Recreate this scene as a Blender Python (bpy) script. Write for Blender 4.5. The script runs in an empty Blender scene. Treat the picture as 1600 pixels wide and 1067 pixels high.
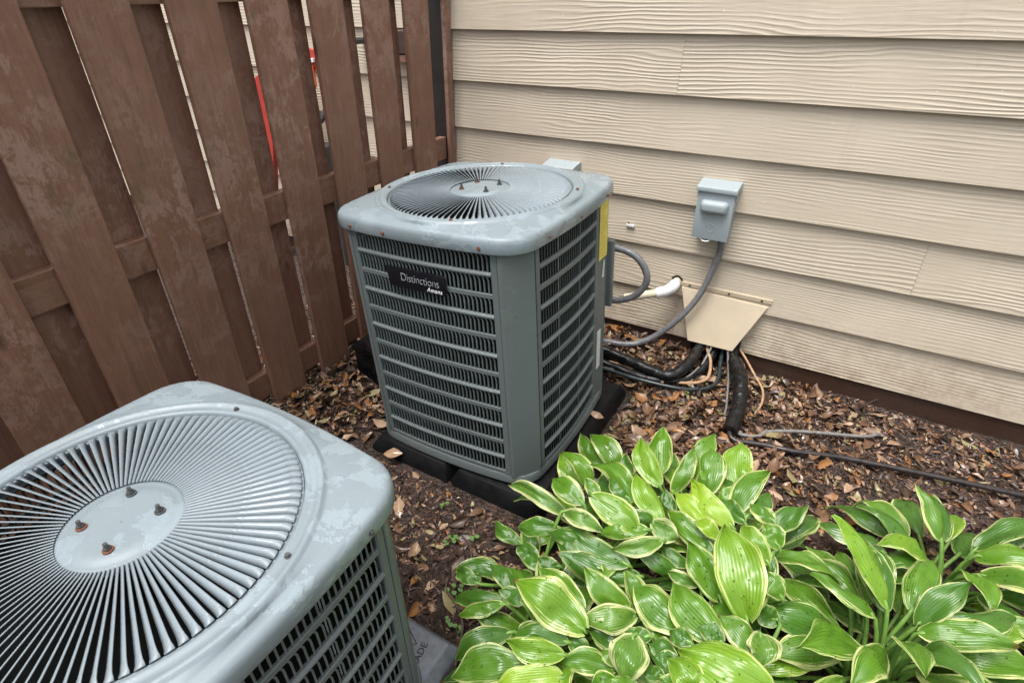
import bpy, bmesh, math, random
from mathutils import Vector, Matrix
R = math.radians
rnd = random.Random(11)
SC = bpy.context.scene
COL = SC.collection

# ------------------------------------------------------------------ camera, sky, sun, exposure
cam_d = bpy.data.cameras.new('camera'); cam = bpy.data.objects.new('camera', cam_d); COL.objects.link(cam)
CR = ((0.8608786, 0.25893292, -0.43799746), (0.50861169, -0.46198531, 0.72655607), (-0.01421911, -0.8482472, -0.52940958))
cam.matrix_world = Matrix(((CR[0][0], -CR[0][1], -CR[0][2], 0), (CR[1][0], -CR[1][1], -CR[1][2], 0),
                           (CR[2][0], -CR[2][1], -CR[2][2], 1.5), (0, 0, 0, 1)))
cam_d.sensor_width = 36.0; cam_d.lens = 882.0 / 1600 * 36; cam_d.clip_start = 0.02; cam_d.clip_end = 300
SC.camera = cam
SUN_EL, SUN_AZ = 72, 200     # azimuth counted clockwise from +Y: the soft light comes from behind the camera
w = bpy.data.worlds.new('World'); SC.world = w; w.use_nodes = True
wn = w.node_tree; wn.nodes.clear()
sky = wn.nodes.new('ShaderNodeTexSky'); sky.sky_type = 'NISHITA'; sky.sun_disc = False
sky.sun_elevation = R(SUN_EL); sky.sun_rotation = R(SUN_AZ); sky.air_density = 1.0; sky.dust_density = 3.0
hs = wn.nodes.new('ShaderNodeHueSaturation'); hs.inputs['Saturation'].default_value = 0.22
bgn = wn.nodes.new('ShaderNodeBackground'); bgn.inputs['Strength'].default_value = 0.15
wo = wn.nodes.new('ShaderNodeOutputWorld')
# overcast sky: luminance falls to a third from the zenith to the horizon (CIE overcast distribution)
tcw = wn.nodes.new('ShaderNodeTexCoord'); sxz = wn.nodes.new('ShaderNodeSeparateXYZ'); mp = wn.nodes.new('ShaderNodeMapRange')
mp.inputs['From Min'].default_value = 0; mp.inputs['From Max'].default_value = 1; mp.inputs['To Min'].default_value = .40; mp.inputs['To Max'].default_value = 1.2
vm = wn.nodes.new('ShaderNodeVectorMath'); vm.operation = 'SCALE'
wn.links.new(tcw.outputs['Generated'], sxz.inputs[0]); wn.links.new(sxz.outputs[2], mp.inputs['Value'])
wn.links.new(sky.outputs[0], hs.inputs['Color']); wn.links.new(hs.outputs[0], vm.inputs[0]); wn.links.new(mp.outputs[0], vm.inputs['Scale']); wn.links.new(vm.outputs[0], bgn.inputs['Color']); wn.links.new(bgn.outputs[0], wo.inputs[0])
sun_d = bpy.data.lights.new('sun', 'SUN'); sun_d.energy = 1.2; sun_d.angle = R(30); sun_d.color = (1, .97, .93)
sun = bpy.data.objects.new('sun', sun_d); COL.objects.link(sun)
az = R(SUN_AZ); el = R(SUN_EL)
sv = Vector((math.sin(az) * math.cos(el), math.cos(az) * math.cos(el), math.sin(el)))
sun.rotation_euler = sv.to_track_quat('Z', 'Y').to_euler()
SC.view_settings.view_transform = 'Standard'; SC.view_settings.look = 'None'
SC.view_settings.exposure = 1.24; SC.view_settings.gamma = 1; SC.view_settings.use_curve_mapping = False

# ------------------------------------------------------------------ helpers
class MB:
    def __init__(s): s.v = []; s.f = []; s.m = []; s.uv = []
    def add(s, vs, fs, mi=0):
        o = len(s.v); s.v += [tuple(v) for v in vs]
        for f in fs: s.f.append(tuple(i + o for i in f)); s.m.append(mi)
    def grid(s, rows, closed=False, mi=0):
        n = len(rows[0]); o = len(s.v)
        for r in rows: s.v += [tuple(p) for p in r]
        for i in range(len(rows) - 1):
            for j in range(n if closed else n - 1):
                k = (j + 1) % n
                s.f.append((o + i * n + j, o + i * n + k, o + (i + 1) * n + k, o + (i + 1) * n + j)); s.m.append(mi)
    def box(s, a, b, mi=0):
        (x, y, z), (X, Y, Z) = a, b
        s.add([(x, y, z), (X, y, z), (X, Y, z), (x, Y, z), (x, y, Z), (X, y, Z), (X, Y, Z), (x, Y, Z)],
              [(0, 3, 2, 1), (4, 5, 6, 7), (0, 1, 5, 4), (1, 2, 6, 5), (2, 3, 7, 6), (3, 0, 4, 7)], mi)
    def cyl(s, c, r, h, n=12, axis=2, mi=0, r2=None):
        r2 = r if r2 is None else r2
        def P(a, rr, t):
            q = [rr * math.cos(a), rr * math.sin(a), t]
            if axis == 0: q = [q[2], q[0], q[1]]
            if axis == 1: q = [q[0], q[2], q[1]]
            return (c[0] + q[0], c[1] + q[1], c[2] + q[2])
        A = [2 * math.pi * i / n for i in range(n)]
        vs = [P(a, r, 0) for a in A] + [P(a, r2, h) for a in A]
        fs = [(i, (i + 1) % n, n + (i + 1) % n, n + i) for i in range(n)] + [tuple(range(n - 1, -1, -1)), tuple(range(n, 2 * n))]
        s.add(vs, fs, mi)
    def tube(s, pts, r, n=10, step=.012, rib=0, mi=0, smooth=True):
        P = catmull(pts, step) if smooth else [Vector(p) for p in pts]
        rows = []; up = Vector((0.31, 0.17, 1)).normalized()
        for i, p in enumerate(P):
            t = (P[min(i + 1, len(P) - 1)] - P[max(i - 1, 0)]).normalized()
            a = t.cross(up)
            if a.length < .05: a = t.cross(Vector((1, 0, 0)))
            a.normalize(); b = t.cross(a)
            rr = r(i / (len(P) - 1)) if callable(r) else r
            if rib: rr *= 1 + rib * (1 if i % 2 else -1)
            rows.append([p + a * rr * math.cos(k * 2 * math.pi / n) + b * rr * math.sin(k * 2 * math.pi / n) for k in range(n)])
        s.grid(rows, True, mi)
        o = len(s.v)
        s.add(rows[0], [tuple(range(n))], mi); s.add(rows[-1], [tuple(range(n - 1, -1, -1))], mi)
    def build(s, name, mats, parent=None, smooth=False, bevel=0, angle=35):
        me = bpy.data.meshes.new(name); me.from_pydata(s.v, [], s.f); me.update()
        if not isinstance(mats, (list, tuple)): mats = [mats]
        for m in mats: me.materials.append(m)
        if len(mats) > 1: me.polygons.foreach_set('material_index', s.m)
        if bevel:
            bm = bmesh.new(); bm.from_mesh(me); bmesh.ops.remove_doubles(bm, verts=bm.verts, dist=1e-5)
            bmesh.ops.recalc_face_normals(bm, faces=bm.faces)
            es = [e for e in bm.edges if len(e.link_faces) == 2 and e.calc_face_angle(0) > R(30)]
            bmesh.ops.bevel(bm, geom=es, offset=bevel, segments=2, affect='EDGES', profile=.6, clamp_overlap=True)
            bm.to_mesh(me); bm.free()
        if smooth:
            me.polygons.foreach_set('use_smooth', [True] * len(me.polygons))
            if smooth != 'all': me.set_sharp_from_angle(angle=R(angle))
        me.update()
        return link(name, me, parent)
def link(name, me, parent=None):
    o = bpy.data.objects.new(name, me); COL.objects.link(o)
    if parent is not None: o.parent = parent
    return o
def catmull(pts, step):
    P = [Vector(p) for p in pts]; P = [2 * P[0] - P[1]] + P + [2 * P[-1] - P[-2]]; out = []
    for i in range(1, len(P) - 2):
        n = max(2, int((P[i + 1] - P[i]).length / step))
        for k in range(n):
            t = k / n; a, b, c, d = P[i - 1:i + 3]
            out.append(.5 * (2 * b + (c - a) * t + (2 * a - 5 * b + 4 * c - d) * t * t + (3 * b - a - 3 * c + d) * t ** 3))
    out.append(P[-2]); return out
def tag(o, label=None, cat=None, group=None, kind=None):
    if label: o['label'] = label
    if cat: o['category'] = cat
    if group: o['group'] = group
    if kind: o['kind'] = kind
    return o
def empty(name, loc=(0, 0, 0), rot=(0, 0, 0)):
    o = bpy.data.objects.new(name, None); COL.objects.link(o); o.location = loc; o.rotation_euler = rot; o.empty_display_size = .1
    return o
def sm(a, b, x):
    t = min(1, max(0, (x - a) / (b - a))); return t * t * (3 - 2 * t)
from mathutils import noise as mn
def nz(x, y, z=0.0): return mn.noise(Vector((x, y, z)))

# ------------------------------------------------------------------ materials
class NT:
    def __init__(s, name, rough=.5, spec=.5, metal=0):
        s.mat = bpy.data.materials.new(name); s.mat.use_nodes = True; s.t = s.mat.node_tree
        s.b = s.t.nodes['Principled BSDF']; s.out = s.t.nodes['Material Output']
        s.b.inputs['Roughness'].default_value = rough; s.b.inputs['Specular IOR Level'].default_value = spec; s.b.inputs['Metallic'].default_value = metal
    def n(s, kind, **kw):
        x = s.t.nodes.new('ShaderNode' + kind)
        for k, v in kw.items(): setattr(x, k, v)
        return x
    def set(s, sock, v):
        if hasattr(v, 'is_output'): s.t.links.new(v, sock)
        else: sock.default_value = v
    def math(s, op, a, b=0.0, c=0.0, clamp=False):
        x = s.n('Math', operation=op, use_clamp=clamp)
        for i, v in enumerate((a, b, c)): s.set(x.inputs[i], v)
        return x.outputs[0]
    def coord(s, kind='Object', scale=(1, 1, 1), rand=0.0):
        c = s.n('TexCoord').outputs[kind]; m = s.n('Mapping'); s.set(m.inputs['Vector'], c); m.inputs['Scale'].default_value = scale
        if rand:
            r = s.n('ObjectInfo').outputs['Random']; v = s.n('CombineXYZ')
            for i, k in enumerate((rand, rand * 3.7, rand * 7.3)): s.set(v.inputs[i], s.math('MULTIPLY', r, k))
            s.set(m.inputs['Location'], v.outputs[0])
        return m.outputs[0]
    def noise(s, vec, scale=5, detail=4, rough=.55, dist=0):
        x = s.n('TexNoise'); s.set(x.inputs['Vector'], vec); x.inputs['Scale'].default_value = scale; x.inputs['Detail'].default_value = detail
        x.inputs['Roughness'].default_value = rough; x.inputs['Distortion'].default_value = dist
        return x.outputs['Fac']
    def voro(s, vec, scale, feature='F1'):
        x = s.n('TexVoronoi', feature=feature); s.set(x.inputs['Vector'], vec); x.inputs['Scale'].default_value = scale; return x
    def ramp(s, fac, stops, interp='LINEAR'):
        x = s.n('ValToRGB'); x.color_ramp.interpolation = interp; e = x.color_ramp.elements
        while len(e) < len(stops): e.new(.5)
        for q, (p, c) in zip(e, stops):
            q.position = p; q.color = (c, c, c, 1) if isinstance(c, (int, float)) else (*c, 1)
        s.set(x.inputs[0], fac); return x.outputs[0]
    def mix(s, fac, a, b, blend='MIX'):
        x = s.n('Mix', data_type='RGBA', blend_type=blend); s.set(x.inputs[0], fac)
        for i, v in ((6, a), (7, b)):
            s.set(x.inputs[i], (*v, 1) if isinstance(v, tuple) and len(v) == 3 else v)
        return x.outputs[2]
    def bump(s, h, strength=.5, dist=.01, prev=None):
        x = s.n('Bump'); s.set(x.inputs['Height'], h); x.inputs['Strength'].default_value = strength; x.inputs['Distance'].default_value = dist
        if prev: s.set(x.inputs['Normal'], prev)
        return x.outputs[0]
    def fin(s, color=None, rough=None, normal=None, **kw):
        if color is not None: s.set(s.b.inputs['Base Color'], (*color, 1) if isinstance(color, tuple) and len(color) == 3 else color)
        if rough is not None: s.set(s.b.inputs['Roughness'], rough)
        if normal is not None: s.set(s.b.inputs['Normal'], normal)
        for k, v in kw.items(): s.set(s.b.inputs[k.replace('_', ' ')], v)
        return s.mat
def plain(name, col, rough=.5, var=.12, scale=30, bump=0, metal=0, spec=.5, rvar=.15):
    m = NT(name, rough, spec, metal); c = m.coord(); f = m.noise(c, scale, 5, .6)
    col2 = tuple(x * (1 - var) for x in col); col3 = tuple(min(1, x * (1 + var)) for x in col)
    cc = m.ramp(f, [(.3, col2), (.7, col3)])
    rr = m.ramp(m.noise(c, scale * .35, 3), [(.35, max(.03, rough - rvar)), (.65, min(1, rough + rvar))])
    return m.fin(cc, rr, m.bump(f, bump, .003) if bump else None)

def mat_paint(name, base, wet=.5, lift=1.0):
    # enamelled steel with a film of rain water standing in patches
    m = NT(name, .5); c = m.coord()
    big = m.noise(c, 7, 5, .6, .4); fine = m.noise(c, 160, 3, .6); mid = m.noise(c, 22, 5, .65)
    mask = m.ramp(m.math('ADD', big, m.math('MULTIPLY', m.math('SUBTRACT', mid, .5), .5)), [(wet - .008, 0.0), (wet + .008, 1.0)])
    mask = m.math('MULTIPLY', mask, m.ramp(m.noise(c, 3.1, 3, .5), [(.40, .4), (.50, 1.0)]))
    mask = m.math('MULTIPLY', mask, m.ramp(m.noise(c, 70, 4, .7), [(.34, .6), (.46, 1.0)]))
    drops = m.voro(c, 140).outputs['Distance']; dm = m.ramp(drops, [(.12, 1.0), (.22, 0.0)])
    dsel = m.ramp(m.noise(c, 12, 3), [(.5, 0.0), (.6, 1.0)]); dm = m.math('MULTIPLY', dm, dsel)
    dirt = m.noise(c, 3.5, 6, .7)
    col = m.mix(m.ramp(dirt, [(.35, 0.0), (.75, .35)]), base, tuple(x * .72 for x in base))
    col = m.mix(m.ramp(fine, [(.5, 0.0), (.75, .2)]), col, tuple(min(1, x * 1.35) for x in base))
    sky_sheen = tuple(min(1, x * 1.38) for x in base)  # sky reflection of the water film, painted as a lighter colour
    col = m.mix(m.math('MULTIPLY', mask, .75 * lift), col, sky_sheen)
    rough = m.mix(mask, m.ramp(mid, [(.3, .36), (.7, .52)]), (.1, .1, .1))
    nb = m.bump(m.math('ADD', mask, m.math('MULTIPLY', dm, .8)), .35, .0012)
    nb = m.bump(m.noise(c, 9, 3), .12, .01, nb)
    return m.fin(col, rough, nb)
def mat_wood(name, base, grey=.3, moss=.5, axis=2):
    m = NT(name, .42); sc = [9, 9, 9]; sc[axis] = .9
    c = m.coord(scale=tuple(sc), rand=31.0); c0 = m.coord(rand=17.0)
    g = m.noise(c, 6, 6, .65, .6); blot = m.noise(c0, 9, 6, .7, .8); b2 = m.noise(c0, 2.3, 4, .6)
    col = m.ramp(g, [(.25, tuple(x * .72 for x in base)), (.6, base), (.85, tuple(x * 1.25 for x in base))])
    b3 = m.noise(m.coord(scale=(1, 1, .55), rand=11.0), 55, 5, .75, .5)
    peel = m.math('MULTIPLY', m.ramp(m.math('ADD', m.math('MULTIPLY', blot, .55), m.math('MULTIPLY', b3, .45)), [(.49, 0.0), (.535, 1.0)]), m.ramp(b2, [(.38, 0.0), (.58, 1.0)]))
    gz_ = m.n('SeparateXYZ'); m.set(gz_.inputs[0], m.n('NewGeometry').outputs['Position'])
    wear = m.ramp(m.math('ADD', gz_.outputs[2], m.math('MULTIPLY', b2, .6)), [(.75, .25), (1.35, 1.0)])
    col = m.mix(m.math('MULTIPLY', m.math('MULTIPLY', peel, wear), grey * .75), col, (base[0] * 1.35 + .03, base[1] * 1.55 + .03, base[2] * 1.75 + .03))
    kn = m.voro(m.coord(scale=(6, 6, 2.2), rand=19.0), 1.0).outputs['Distance']
    col = m.mix(m.ramp(kn, [(.03, .8), (.085, 0.0)]), col, tuple(x * .3 for x in base))
    lines = m.noise(m.coord(scale=(150, 150, 2.5), rand=7.0), 1, 3, .6)
    col = m.mix(m.ramp(lines, [(.5, 0.0), (.7, .4)]), col, tuple(x * .55 for x in base))
    col = m.mix(m.ramp(b3, [(.55, 0.0), (.68, .45)]), col, tuple(x * .5 for x in base))
    ms = m.math('MULTIPLY', m.ramp(m.noise(c0, 4.1, 5, .7), [(.6, 0.0), (.72, 1.0)]), m.ramp(m.noise(c0, 1.7, 2), [(.5, 0.0), (.6, moss)]))
    col = m.mix(ms, col, (.085, .095, .03))
    rough = m.ramp(m.noise(c0, 7, 4), [(.35, .28), (.65, .6)])
    nb = m.bump(g, .4, .003); nb = m.bump(b3, .5, .003, nb)
    return m.fin(col, rough, nb)
def mat_siding():
    m = NT('siding_paint', .55); c0 = m.coord(rand=13.0)
    warp = m.noise(m.coord(scale=(1.3, 1, 7), rand=13.0), 1.0, 3, .45, .4)
    warp2 = m.noise(m.coord(scale=(.6, 1, 3.0), rand=23.0), 1.0, 2, .5)
    z = m.n('SeparateXYZ'); m.set(z.inputs[0], c0)
    ph = m.math('ADD', m.math('MULTIPLY', z.outputs[2], 430.0), m.math('MULTIPLY', warp, 34.0))
    ph = m.math('ADD', ph, m.math('MULTIPLY', warp2, 22.0))
    sn = m.math('SINE', ph); sn = m.math('POWER', m.math('ADD', m.math('MULTIPLY', sn, .5), .5), 1.8)
    amp = m.ramp(m.noise(m.coord(scale=(1.1, 1, 5), rand=41.0), 1.2, 3), [(.38, .08), (.68, 1.0)])
    fine = m.noise(m.coord(scale=(9, 1, 130), rand=13.0), 1, 3, .6)
    h = m.math('ADD', m.math('MULTIPLY', sn, amp), m.math('MULTIPLY', fine, .45))
    dirt = m.noise(m.coord(scale=(1.2, 1, 2.2)), 2.2, 5, .6); rn = m.n('ObjectInfo').outputs['Random']
    col = m.ramp(dirt, [(.3, (.49, .418, .32)), (.7, (.565, .488, .38))])
    col = m.mix(m.math('MULTIPLY', rn, .3), col, (.50, .43, .34))
    gp = m.n('SeparateXYZ'); m.set(gp.inputs[0], m.n('NewGeometry').outputs['Position'])
    spl = m.math('MULTIPLY', m.ramp(gp.outputs[2], [(.1, 1.0), (.42, 0.0)]), m.ramp(m.noise(m.coord(rand=3.0), 16, 6, .75), [(.42, 0.0), (.62, .8)]))
    col = m.mix(m.math('MULTIPLY', spl, .7), col, (.27, .19, .13))
    strk = m.noise(m.coord(scale=(9, 1, .6), rand=3.0), 2.5, 4, .6)
    col = m.mix(m.ramp(strk, [(.55, 0.0), (.75, .16)]), col, (.36, .30, .23))
    spk = m.ramp(m.voro(c0, 26).outputs['Distance'], [(.05, .9), (.075, 0.0)])
    col = m.mix(m.math('MULTIPLY', spk, m.ramp(m.noise(c0, 9, 2), [(.55, 0.0), (.62, 1.0)])), col, (.7, .66, .58))
    return m.fin(col, m.ramp(dirt, [(.3, .45), (.7, .62)]), m.bump(h, .5, .0038))
def mat_ground():
    m = NT('mulch_soil', .7); c = m.coord()
    a = m.noise(c, 26, 8, .75); b = m.noise(c, 4, 4, .6); v = m.voro(c, 75)
    col = m.ramp(a, [(.28, (.011, .008, .006)), (.5, (.034, .022, .017)), (.72, (.095, .06, .046))])
    col = m.mix(m.math('MULTIPLY', m.ramp(v.outputs['Color'], [(.55, 0.0), (.8, .8)]), .5), col, (.11, .062, .04))
    wet = m.ramp(m.math('ADD', m.math('MULTIPLY', b, .6), m.math('MULTIPLY', a, .4)), [(.44, .1), (.56, .7)])
    h = m.math('ADD', a, m.math('MULTIPLY', v.outputs['Distance'], .7))
    return m.fin(col, wet, m.bump(h, .9, .018))
def mat_leaf(name, g1, g2, cream, edge=.83):
    m = NT(name, .3); uv = m.n('UVMap', uv_map='leaf').outputs[0]
    s = m.n('SeparateXYZ'); m.set(s.inputs[0], uv); u, v = s.outputs[0], s.outputs[1]
    av = m.math('ABSOLUTE', v); rn = m.n('ObjectInfo').outputs['Random']
    k = m.n('CombineXYZ'); m.set(k.inputs[0], m.math('MULTIPLY', u, 1.3)); m.set(k.inputs[1], m.math('MULTIPLY', v, 10.0)); m.set(k.inputs[2], m.math('MULTIPLY', rn, 60.0))
    streak = m.noise(k.outputs[0], 1.6, 4, .65)
    e = m.math('ADD', av, m.math('MULTIPLY', m.math('SUBTRACT', streak, .5), 1.7))
    e = m.math('ADD', e, m.math('MULTIPLY', m.ramp(u, [(.8, 0.0), (1, 1.0)]), .05))
    e = m.math('ADD', e, m.math('MULTIPLY', m.math('SUBTRACT', rn, .5), .14))
    mask = m.ramp(e, [(edge, 0.0), (edge + .10, 1.0)])
    vein = m.math('POWER', m.math('ADD', m.math('MULTIPLY', m.math('COSINE', m.math('MULTIPLY', v, 13 * math.pi)), .5), .5), .7)
    green = m.mix(m.math('MULTIPLY', rn, 1.0), g1, g2)
    blot = m.noise(m.coord(rand=9.0), 24, 3)
    green = m.mix(m.ramp(blot, [(.35, 0.0), (.7, .35)]), green, (g1[0] * 1.5, g1[1] * 1.3, g1[2] * 1.2))
    green = m.mix(m.math('MULTIPLY', m.math('SUBTRACT', 1.0, vein), .22), green, tuple(x * .55 for x in g1))
    col = m.mix(mask, green, cream)
    spots = m.ramp(m.voro(m.coord(rand=5.0), 70).outputs['Distance'], [(.10, 1.0), (.2, 0.0)])
    spsel = m.ramp(m.noise(m.coord(rand=5.0), 28, 2), [(.48, 0.0), (.56, 1.0)]); spots = m.math('MULTIPLY', spots, spsel)
    brown = m.ramp(m.noise(m.coord(rand=77.0), 30, 4, .7), [(.705, 0.0), (.73, 1.0)])
    col = m.mix(brown, col, (.16, .09, .03))
    tipb = m.math('MULTIPLY', m.ramp(u, [(.93, 0.0), (.975, 1.0)]), m.ramp(rn, [(.62, 0.0), (.66, 1.0)]))
    col = m.mix(tipb, col, (.19, .10, .035))
    nb = m.bump(vein, .24, .003); nb = m.bump(spots, 1.0, .004, nb)
    m.fin(col, m.ramp(m.noise(m.coord(rand=5.0), 18, 3), [(.4, .17), (.65, .4)]), nb, Coat_Weight=.2)
    tr = m.n('BsdfTranslucent'); m.set(tr.inputs[0], m.mix(.5, col, (.35, .55, .08))); m.set(tr.inputs['Normal'], nb)
    mx = m.n('MixShader'); mx.inputs[0].default_value = .22
    m.t.links.new(m.b.outputs[0], mx.inputs[1]); m.t.links.new(tr.outputs[0], mx.inputs[2]); m.t.links.new(mx.outputs[0], m.out.inputs[0])
    return m.mat
def mat_dead(name, a, b):
    m = NT(name, .45); c = m.coord(rand=21.0); n1 = m.noise(c, 40, 5, .65); n2 = m.noise(c, 9, 3)
    rn = m.n('ObjectInfo').outputs['Random']
    col = m.mix(m.ramp(n1, [(.3, 0.0), (.7, 1.0)]), a, b); col = m.mix(m.math('MULTIPLY', rn, .5), col, tuple(x * .5 for x in a))
    return m.fin(col, m.ramp(n2, [(.4, .14), (.6, .5)]), m.bump(n1, .5, .003))

M = {}
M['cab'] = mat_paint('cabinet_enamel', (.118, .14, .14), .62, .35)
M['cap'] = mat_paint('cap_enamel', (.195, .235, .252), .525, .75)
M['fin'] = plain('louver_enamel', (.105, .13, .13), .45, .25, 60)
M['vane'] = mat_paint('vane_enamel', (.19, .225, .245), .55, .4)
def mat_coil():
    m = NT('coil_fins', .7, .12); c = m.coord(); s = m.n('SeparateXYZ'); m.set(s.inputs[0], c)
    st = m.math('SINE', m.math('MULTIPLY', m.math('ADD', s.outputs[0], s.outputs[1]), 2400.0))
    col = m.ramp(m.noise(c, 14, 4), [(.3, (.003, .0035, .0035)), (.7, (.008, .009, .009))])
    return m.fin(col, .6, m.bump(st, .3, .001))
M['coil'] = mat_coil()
M['rust'] = plain('rusty_steel', (.16, .06, .03), .7, .4, 200)
M['bolt'] = plain('bolt_steel', (.12, .12, .12), .4, .3, 200, metal=.6)
M['plate'] = plain('nameplate_black', (.006, .007, .01), .3, .1)
M['white'] = plain('white_print', (.8, .8, .82), .5, .03)
M['silver'] = plain('silver_print', (.42, .46, .48), .45, .05)
M['yellow'] = plain('yellow_paper', (.72, .62, .12), .55, .1, 25, .2)
M['ink'] = plain('label_ink', (.52, .44, .085), .6, .1)
M['label'] = plain('label_paper', (.6, .62, .6), .5, .12, 40)
M['foil'] = plain('foil_label', (.55, .66, .62), .25, .2, 40)
M['pad'] = plain('pad_plastic', (.005, .0055, .006), .5, .3, 60, .25, spec=.22)
M['pad2'] = plain('wet_grey_pad', (.15, .16, .178), .16, .2, 60, .25, rvar=.2)
M['padtext'] = plain('pad_lettering', (.012, .012, .013), .5, .1)
M['fence'] = mat_wood('fence_stain', (.245, .128, .085), 1.0, .9)
M['fence_h'] = mat_wood('rail_stain', (.225, .116, .075), .7, .2, 1)
M['skirt'] = mat_wood('skirt_stain', (.06, .032, .022), .3, .15, 0)
M['post'] = mat_wood('shaded_post_wood', (.018, .012, .010), .2, .1)  # near black: the shade on the post's side is put into its colour
M['siding'] = mat_siding()
M['ground'] = mat_ground()
M['hood'] = plain('hood_beige', (.52, .43, .31), .45, .06, 14, .1)
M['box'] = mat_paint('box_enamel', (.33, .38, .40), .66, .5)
M['conduit'] = plain('conduit_grey', (.14, .14, .145), .42, .25, 70, .2)
M['pvc'] = plain('pvc_aged', (.55, .49, .36), .42, .12, 25, .1)
M['pvcw'] = plain('pvc_white', (.72, .72, .70), .38, .05, 25)
M['foam'] = plain('foam_insulation', (.006, .006, .0065), .33, .4, 70, .7, rvar=.22, spec=.4)
M['tape'] = plain('black_tape', (.006, .006, .007), .12, .2, 60, .5, rvar=.08)
M['tan'] = plain('tan_cable', (.38, .23, .13), .5, .3, 40)
M['grey_wire'] = plain('grey_cable', (.17, .16, .15), .45, .3, 60)
M['copper'] = plain('copper_tube_dark', (.05, .042, .04), .3, .4, 60, metal=.5)
M['teal'] = plain('liquid_line', (.02, .03, .032), .25, .4, 40)
M['metal'] = plain('hasp_metal', (.6, .6, .6), .3, .1, 60, metal=.8)
M['leaf'] = [mat_leaf('hosta_green', (.105, .235, .018), (.068, .175, .016), (.58, .61, .25)),
             mat_leaf('hosta_bright', (.165, .315, .02), (.11, .24, .016), (.56, .62, .22), .86),
             mat_leaf('hosta_yellow', (.25, .40, .03), (.2, .35, .03), (.55, .62, .2), .88),
             mat_leaf('hosta_deep', (.062, .165, .018), (.045, .128, .016), (.50, .54, .22), .86),
             mat_leaf('hosta_cream', (.12, .24, .03), (.085, .2, .03), (.60, .62, .30), .72)]
M['petiole'] = plain('hosta_stalk', (.14, .26, .05), .4, .2, 40)
M['dead'] = [mat_dead('dead_leaf_tan', (.28, .175, .105), (.42, .275, .175)), mat_dead('dead_leaf_brown', (.12, .064, .036), (.22, .12, .068)),
             mat_dead('dead_leaf_dark', (.045, .027, .02), (.09, .05, .035)), mat_dead('dead_leaf_orange', (.33, .15, .05), (.24, .10, .035)),
             mat_dead('dead_leaf_olive', (.26, .22, .11), (.33, .26, .13))]
M['chip'] = [plain('bark_dark', (.03, .019, .014), .25, .4, 60), plain('bark_red', (.078, .043, .031), .3, .4, 60), plain('bark_pale', (.22, .135, .095), .4, .4, 60)]
M['weed'] = plain('weed_green', (.09, .17, .04), .4, .2, 60)
M['twig'] = plain('twig_bark', (.075, .05, .036), .6, .3, 60)
M['red'] = plain('red_plastic', (.45, .05, .035), .35, .15, 12)
M['orange'] = plain('orange_plastic', (.75, .16, .03), .35, .1, 12)
M['black'] = plain('black_plastic', (.004, .0045, .006), .3, .2, 40)
M['dark_metal'] = plain('dark_meter_metal', (.06, .065, .07), .4, .3, 40)

# ------------------------------------------------------------------ ground
PADS = [(-1.33, -.56, 1.10, 1.97), (-1.29, -.55, -.22, .66)]
def gz(x, y):
    z = .045 * sm(1.75, 2.3, y) * sm(.1, -.8, x) + .07 * sm(-1.42, -1.74, x) * sm(2.2, 1.4, y) * sm(.4, 1.0, y)
    z += .014 * nz(x * 2.1, y * 2.1) + .007 * nz(x * 7, y * 7, 3) + .004 * nz(x * 19, y * 19, 5)
    k = 1
    for a, b, c, d in PADS:
        dx = max(a - x, 0, x - b); dy = max(c - y, 0, y - d); k = min(k, sm(0, .12, math.hypot(dx, dy)))
    return z * k - .012 * (1 - k) - .02 * sm(2.4, 2.6, y)
xs = [-45, -20, -9, -5, -3.4] + [-2.6 + i * .025 for i in range(169)] + [2.4, 4.5, 9, 20, 45]
ys = [-45, -20, -8, -3, -1.6] + [-.9 + i * .025 for i in range(137)] + [3.2, 5, 10, 20, 45]
g = MB(); g.grid([[(x, y, gz(x, y) if -2.7 < x < 1.7 and -1 < y < 2.6 else 0) for x in xs] for y in ys])
tag(g.build('ground', M['ground'], smooth='all'), kind='structure')

# ------------------------------------------------------------------ house wall: lapped boards on a solid wall
YW = 2.38
wall = tag(empty('house_wall', (0, YW, 0)), 'beige lap siding wall with embossed wood grain behind the cooling unit', 'wall')
wb = MB(); wb.box((-6.5, .016, -.2), (6, .16, 3.3)); wb.build('wall_sheathing', M['skirt'], wall)
sb_ = MB(); sb_.box((-6.5, -.012, -.15), (6, .014, .108)); sb_.build('skirt_board', M['skirt'], wall)
def board(x0, x1, zb, h=.209):
    b = MB(); e = .0004
    x0 += e; x1 -= e
    prof = [(.013, zb + .008), (-.014, zb), (-.0255, zb + .0008), (-.027, zb + .0028), (-.006, zb + h + .02), (.006, zb + h + .02)]
    n = 1
    cx_ = (x0 + x1) / 2
    b.grid([[(x - cx_, p[0], p[1] - zb) for p in prof] for x in (x0, x1)], False)
    k = len(prof)
    b.add([(x0 - cx_, p[0], p[1] - zb) for p in prof], [tuple(range(k))]); b.add([(x1 - cx_, p[0], p[1] - zb) for p in prof], [tuple(range(k - 1, -1, -1))])
    o = b.build('siding_board', M['siding'], wall); o.location = (cx_, 0, zb)
joints = {0: [-4.2, -.525, 1.6], 1: [-5.3, -1.9, 1.1], 2: [-3.4, .31, 3.6], 3: [-4.9, -1.69, 1.95], 4: [-3.0, .62], 5: [-4.1, -.655, 2.7], 6: [-2.6, 1.0, 4.3],
          7: [-5, -.2, 3.2], 8: [-3.3, .9], 9: [-4.4, -1.0, 2.2], 10: [-2.2, 1.4], 11: [-5, -.6, 2.9], 12: [-3, 1.2], 13: [-4, .1, 3.3], 14: [-2.5, 2]}
for k in range(15):
    J = [-6.4] + joints[k] + [5.9]
    for a, b in zip(J, J[1:]): board(a, b, .095 + .209 * k)

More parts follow.
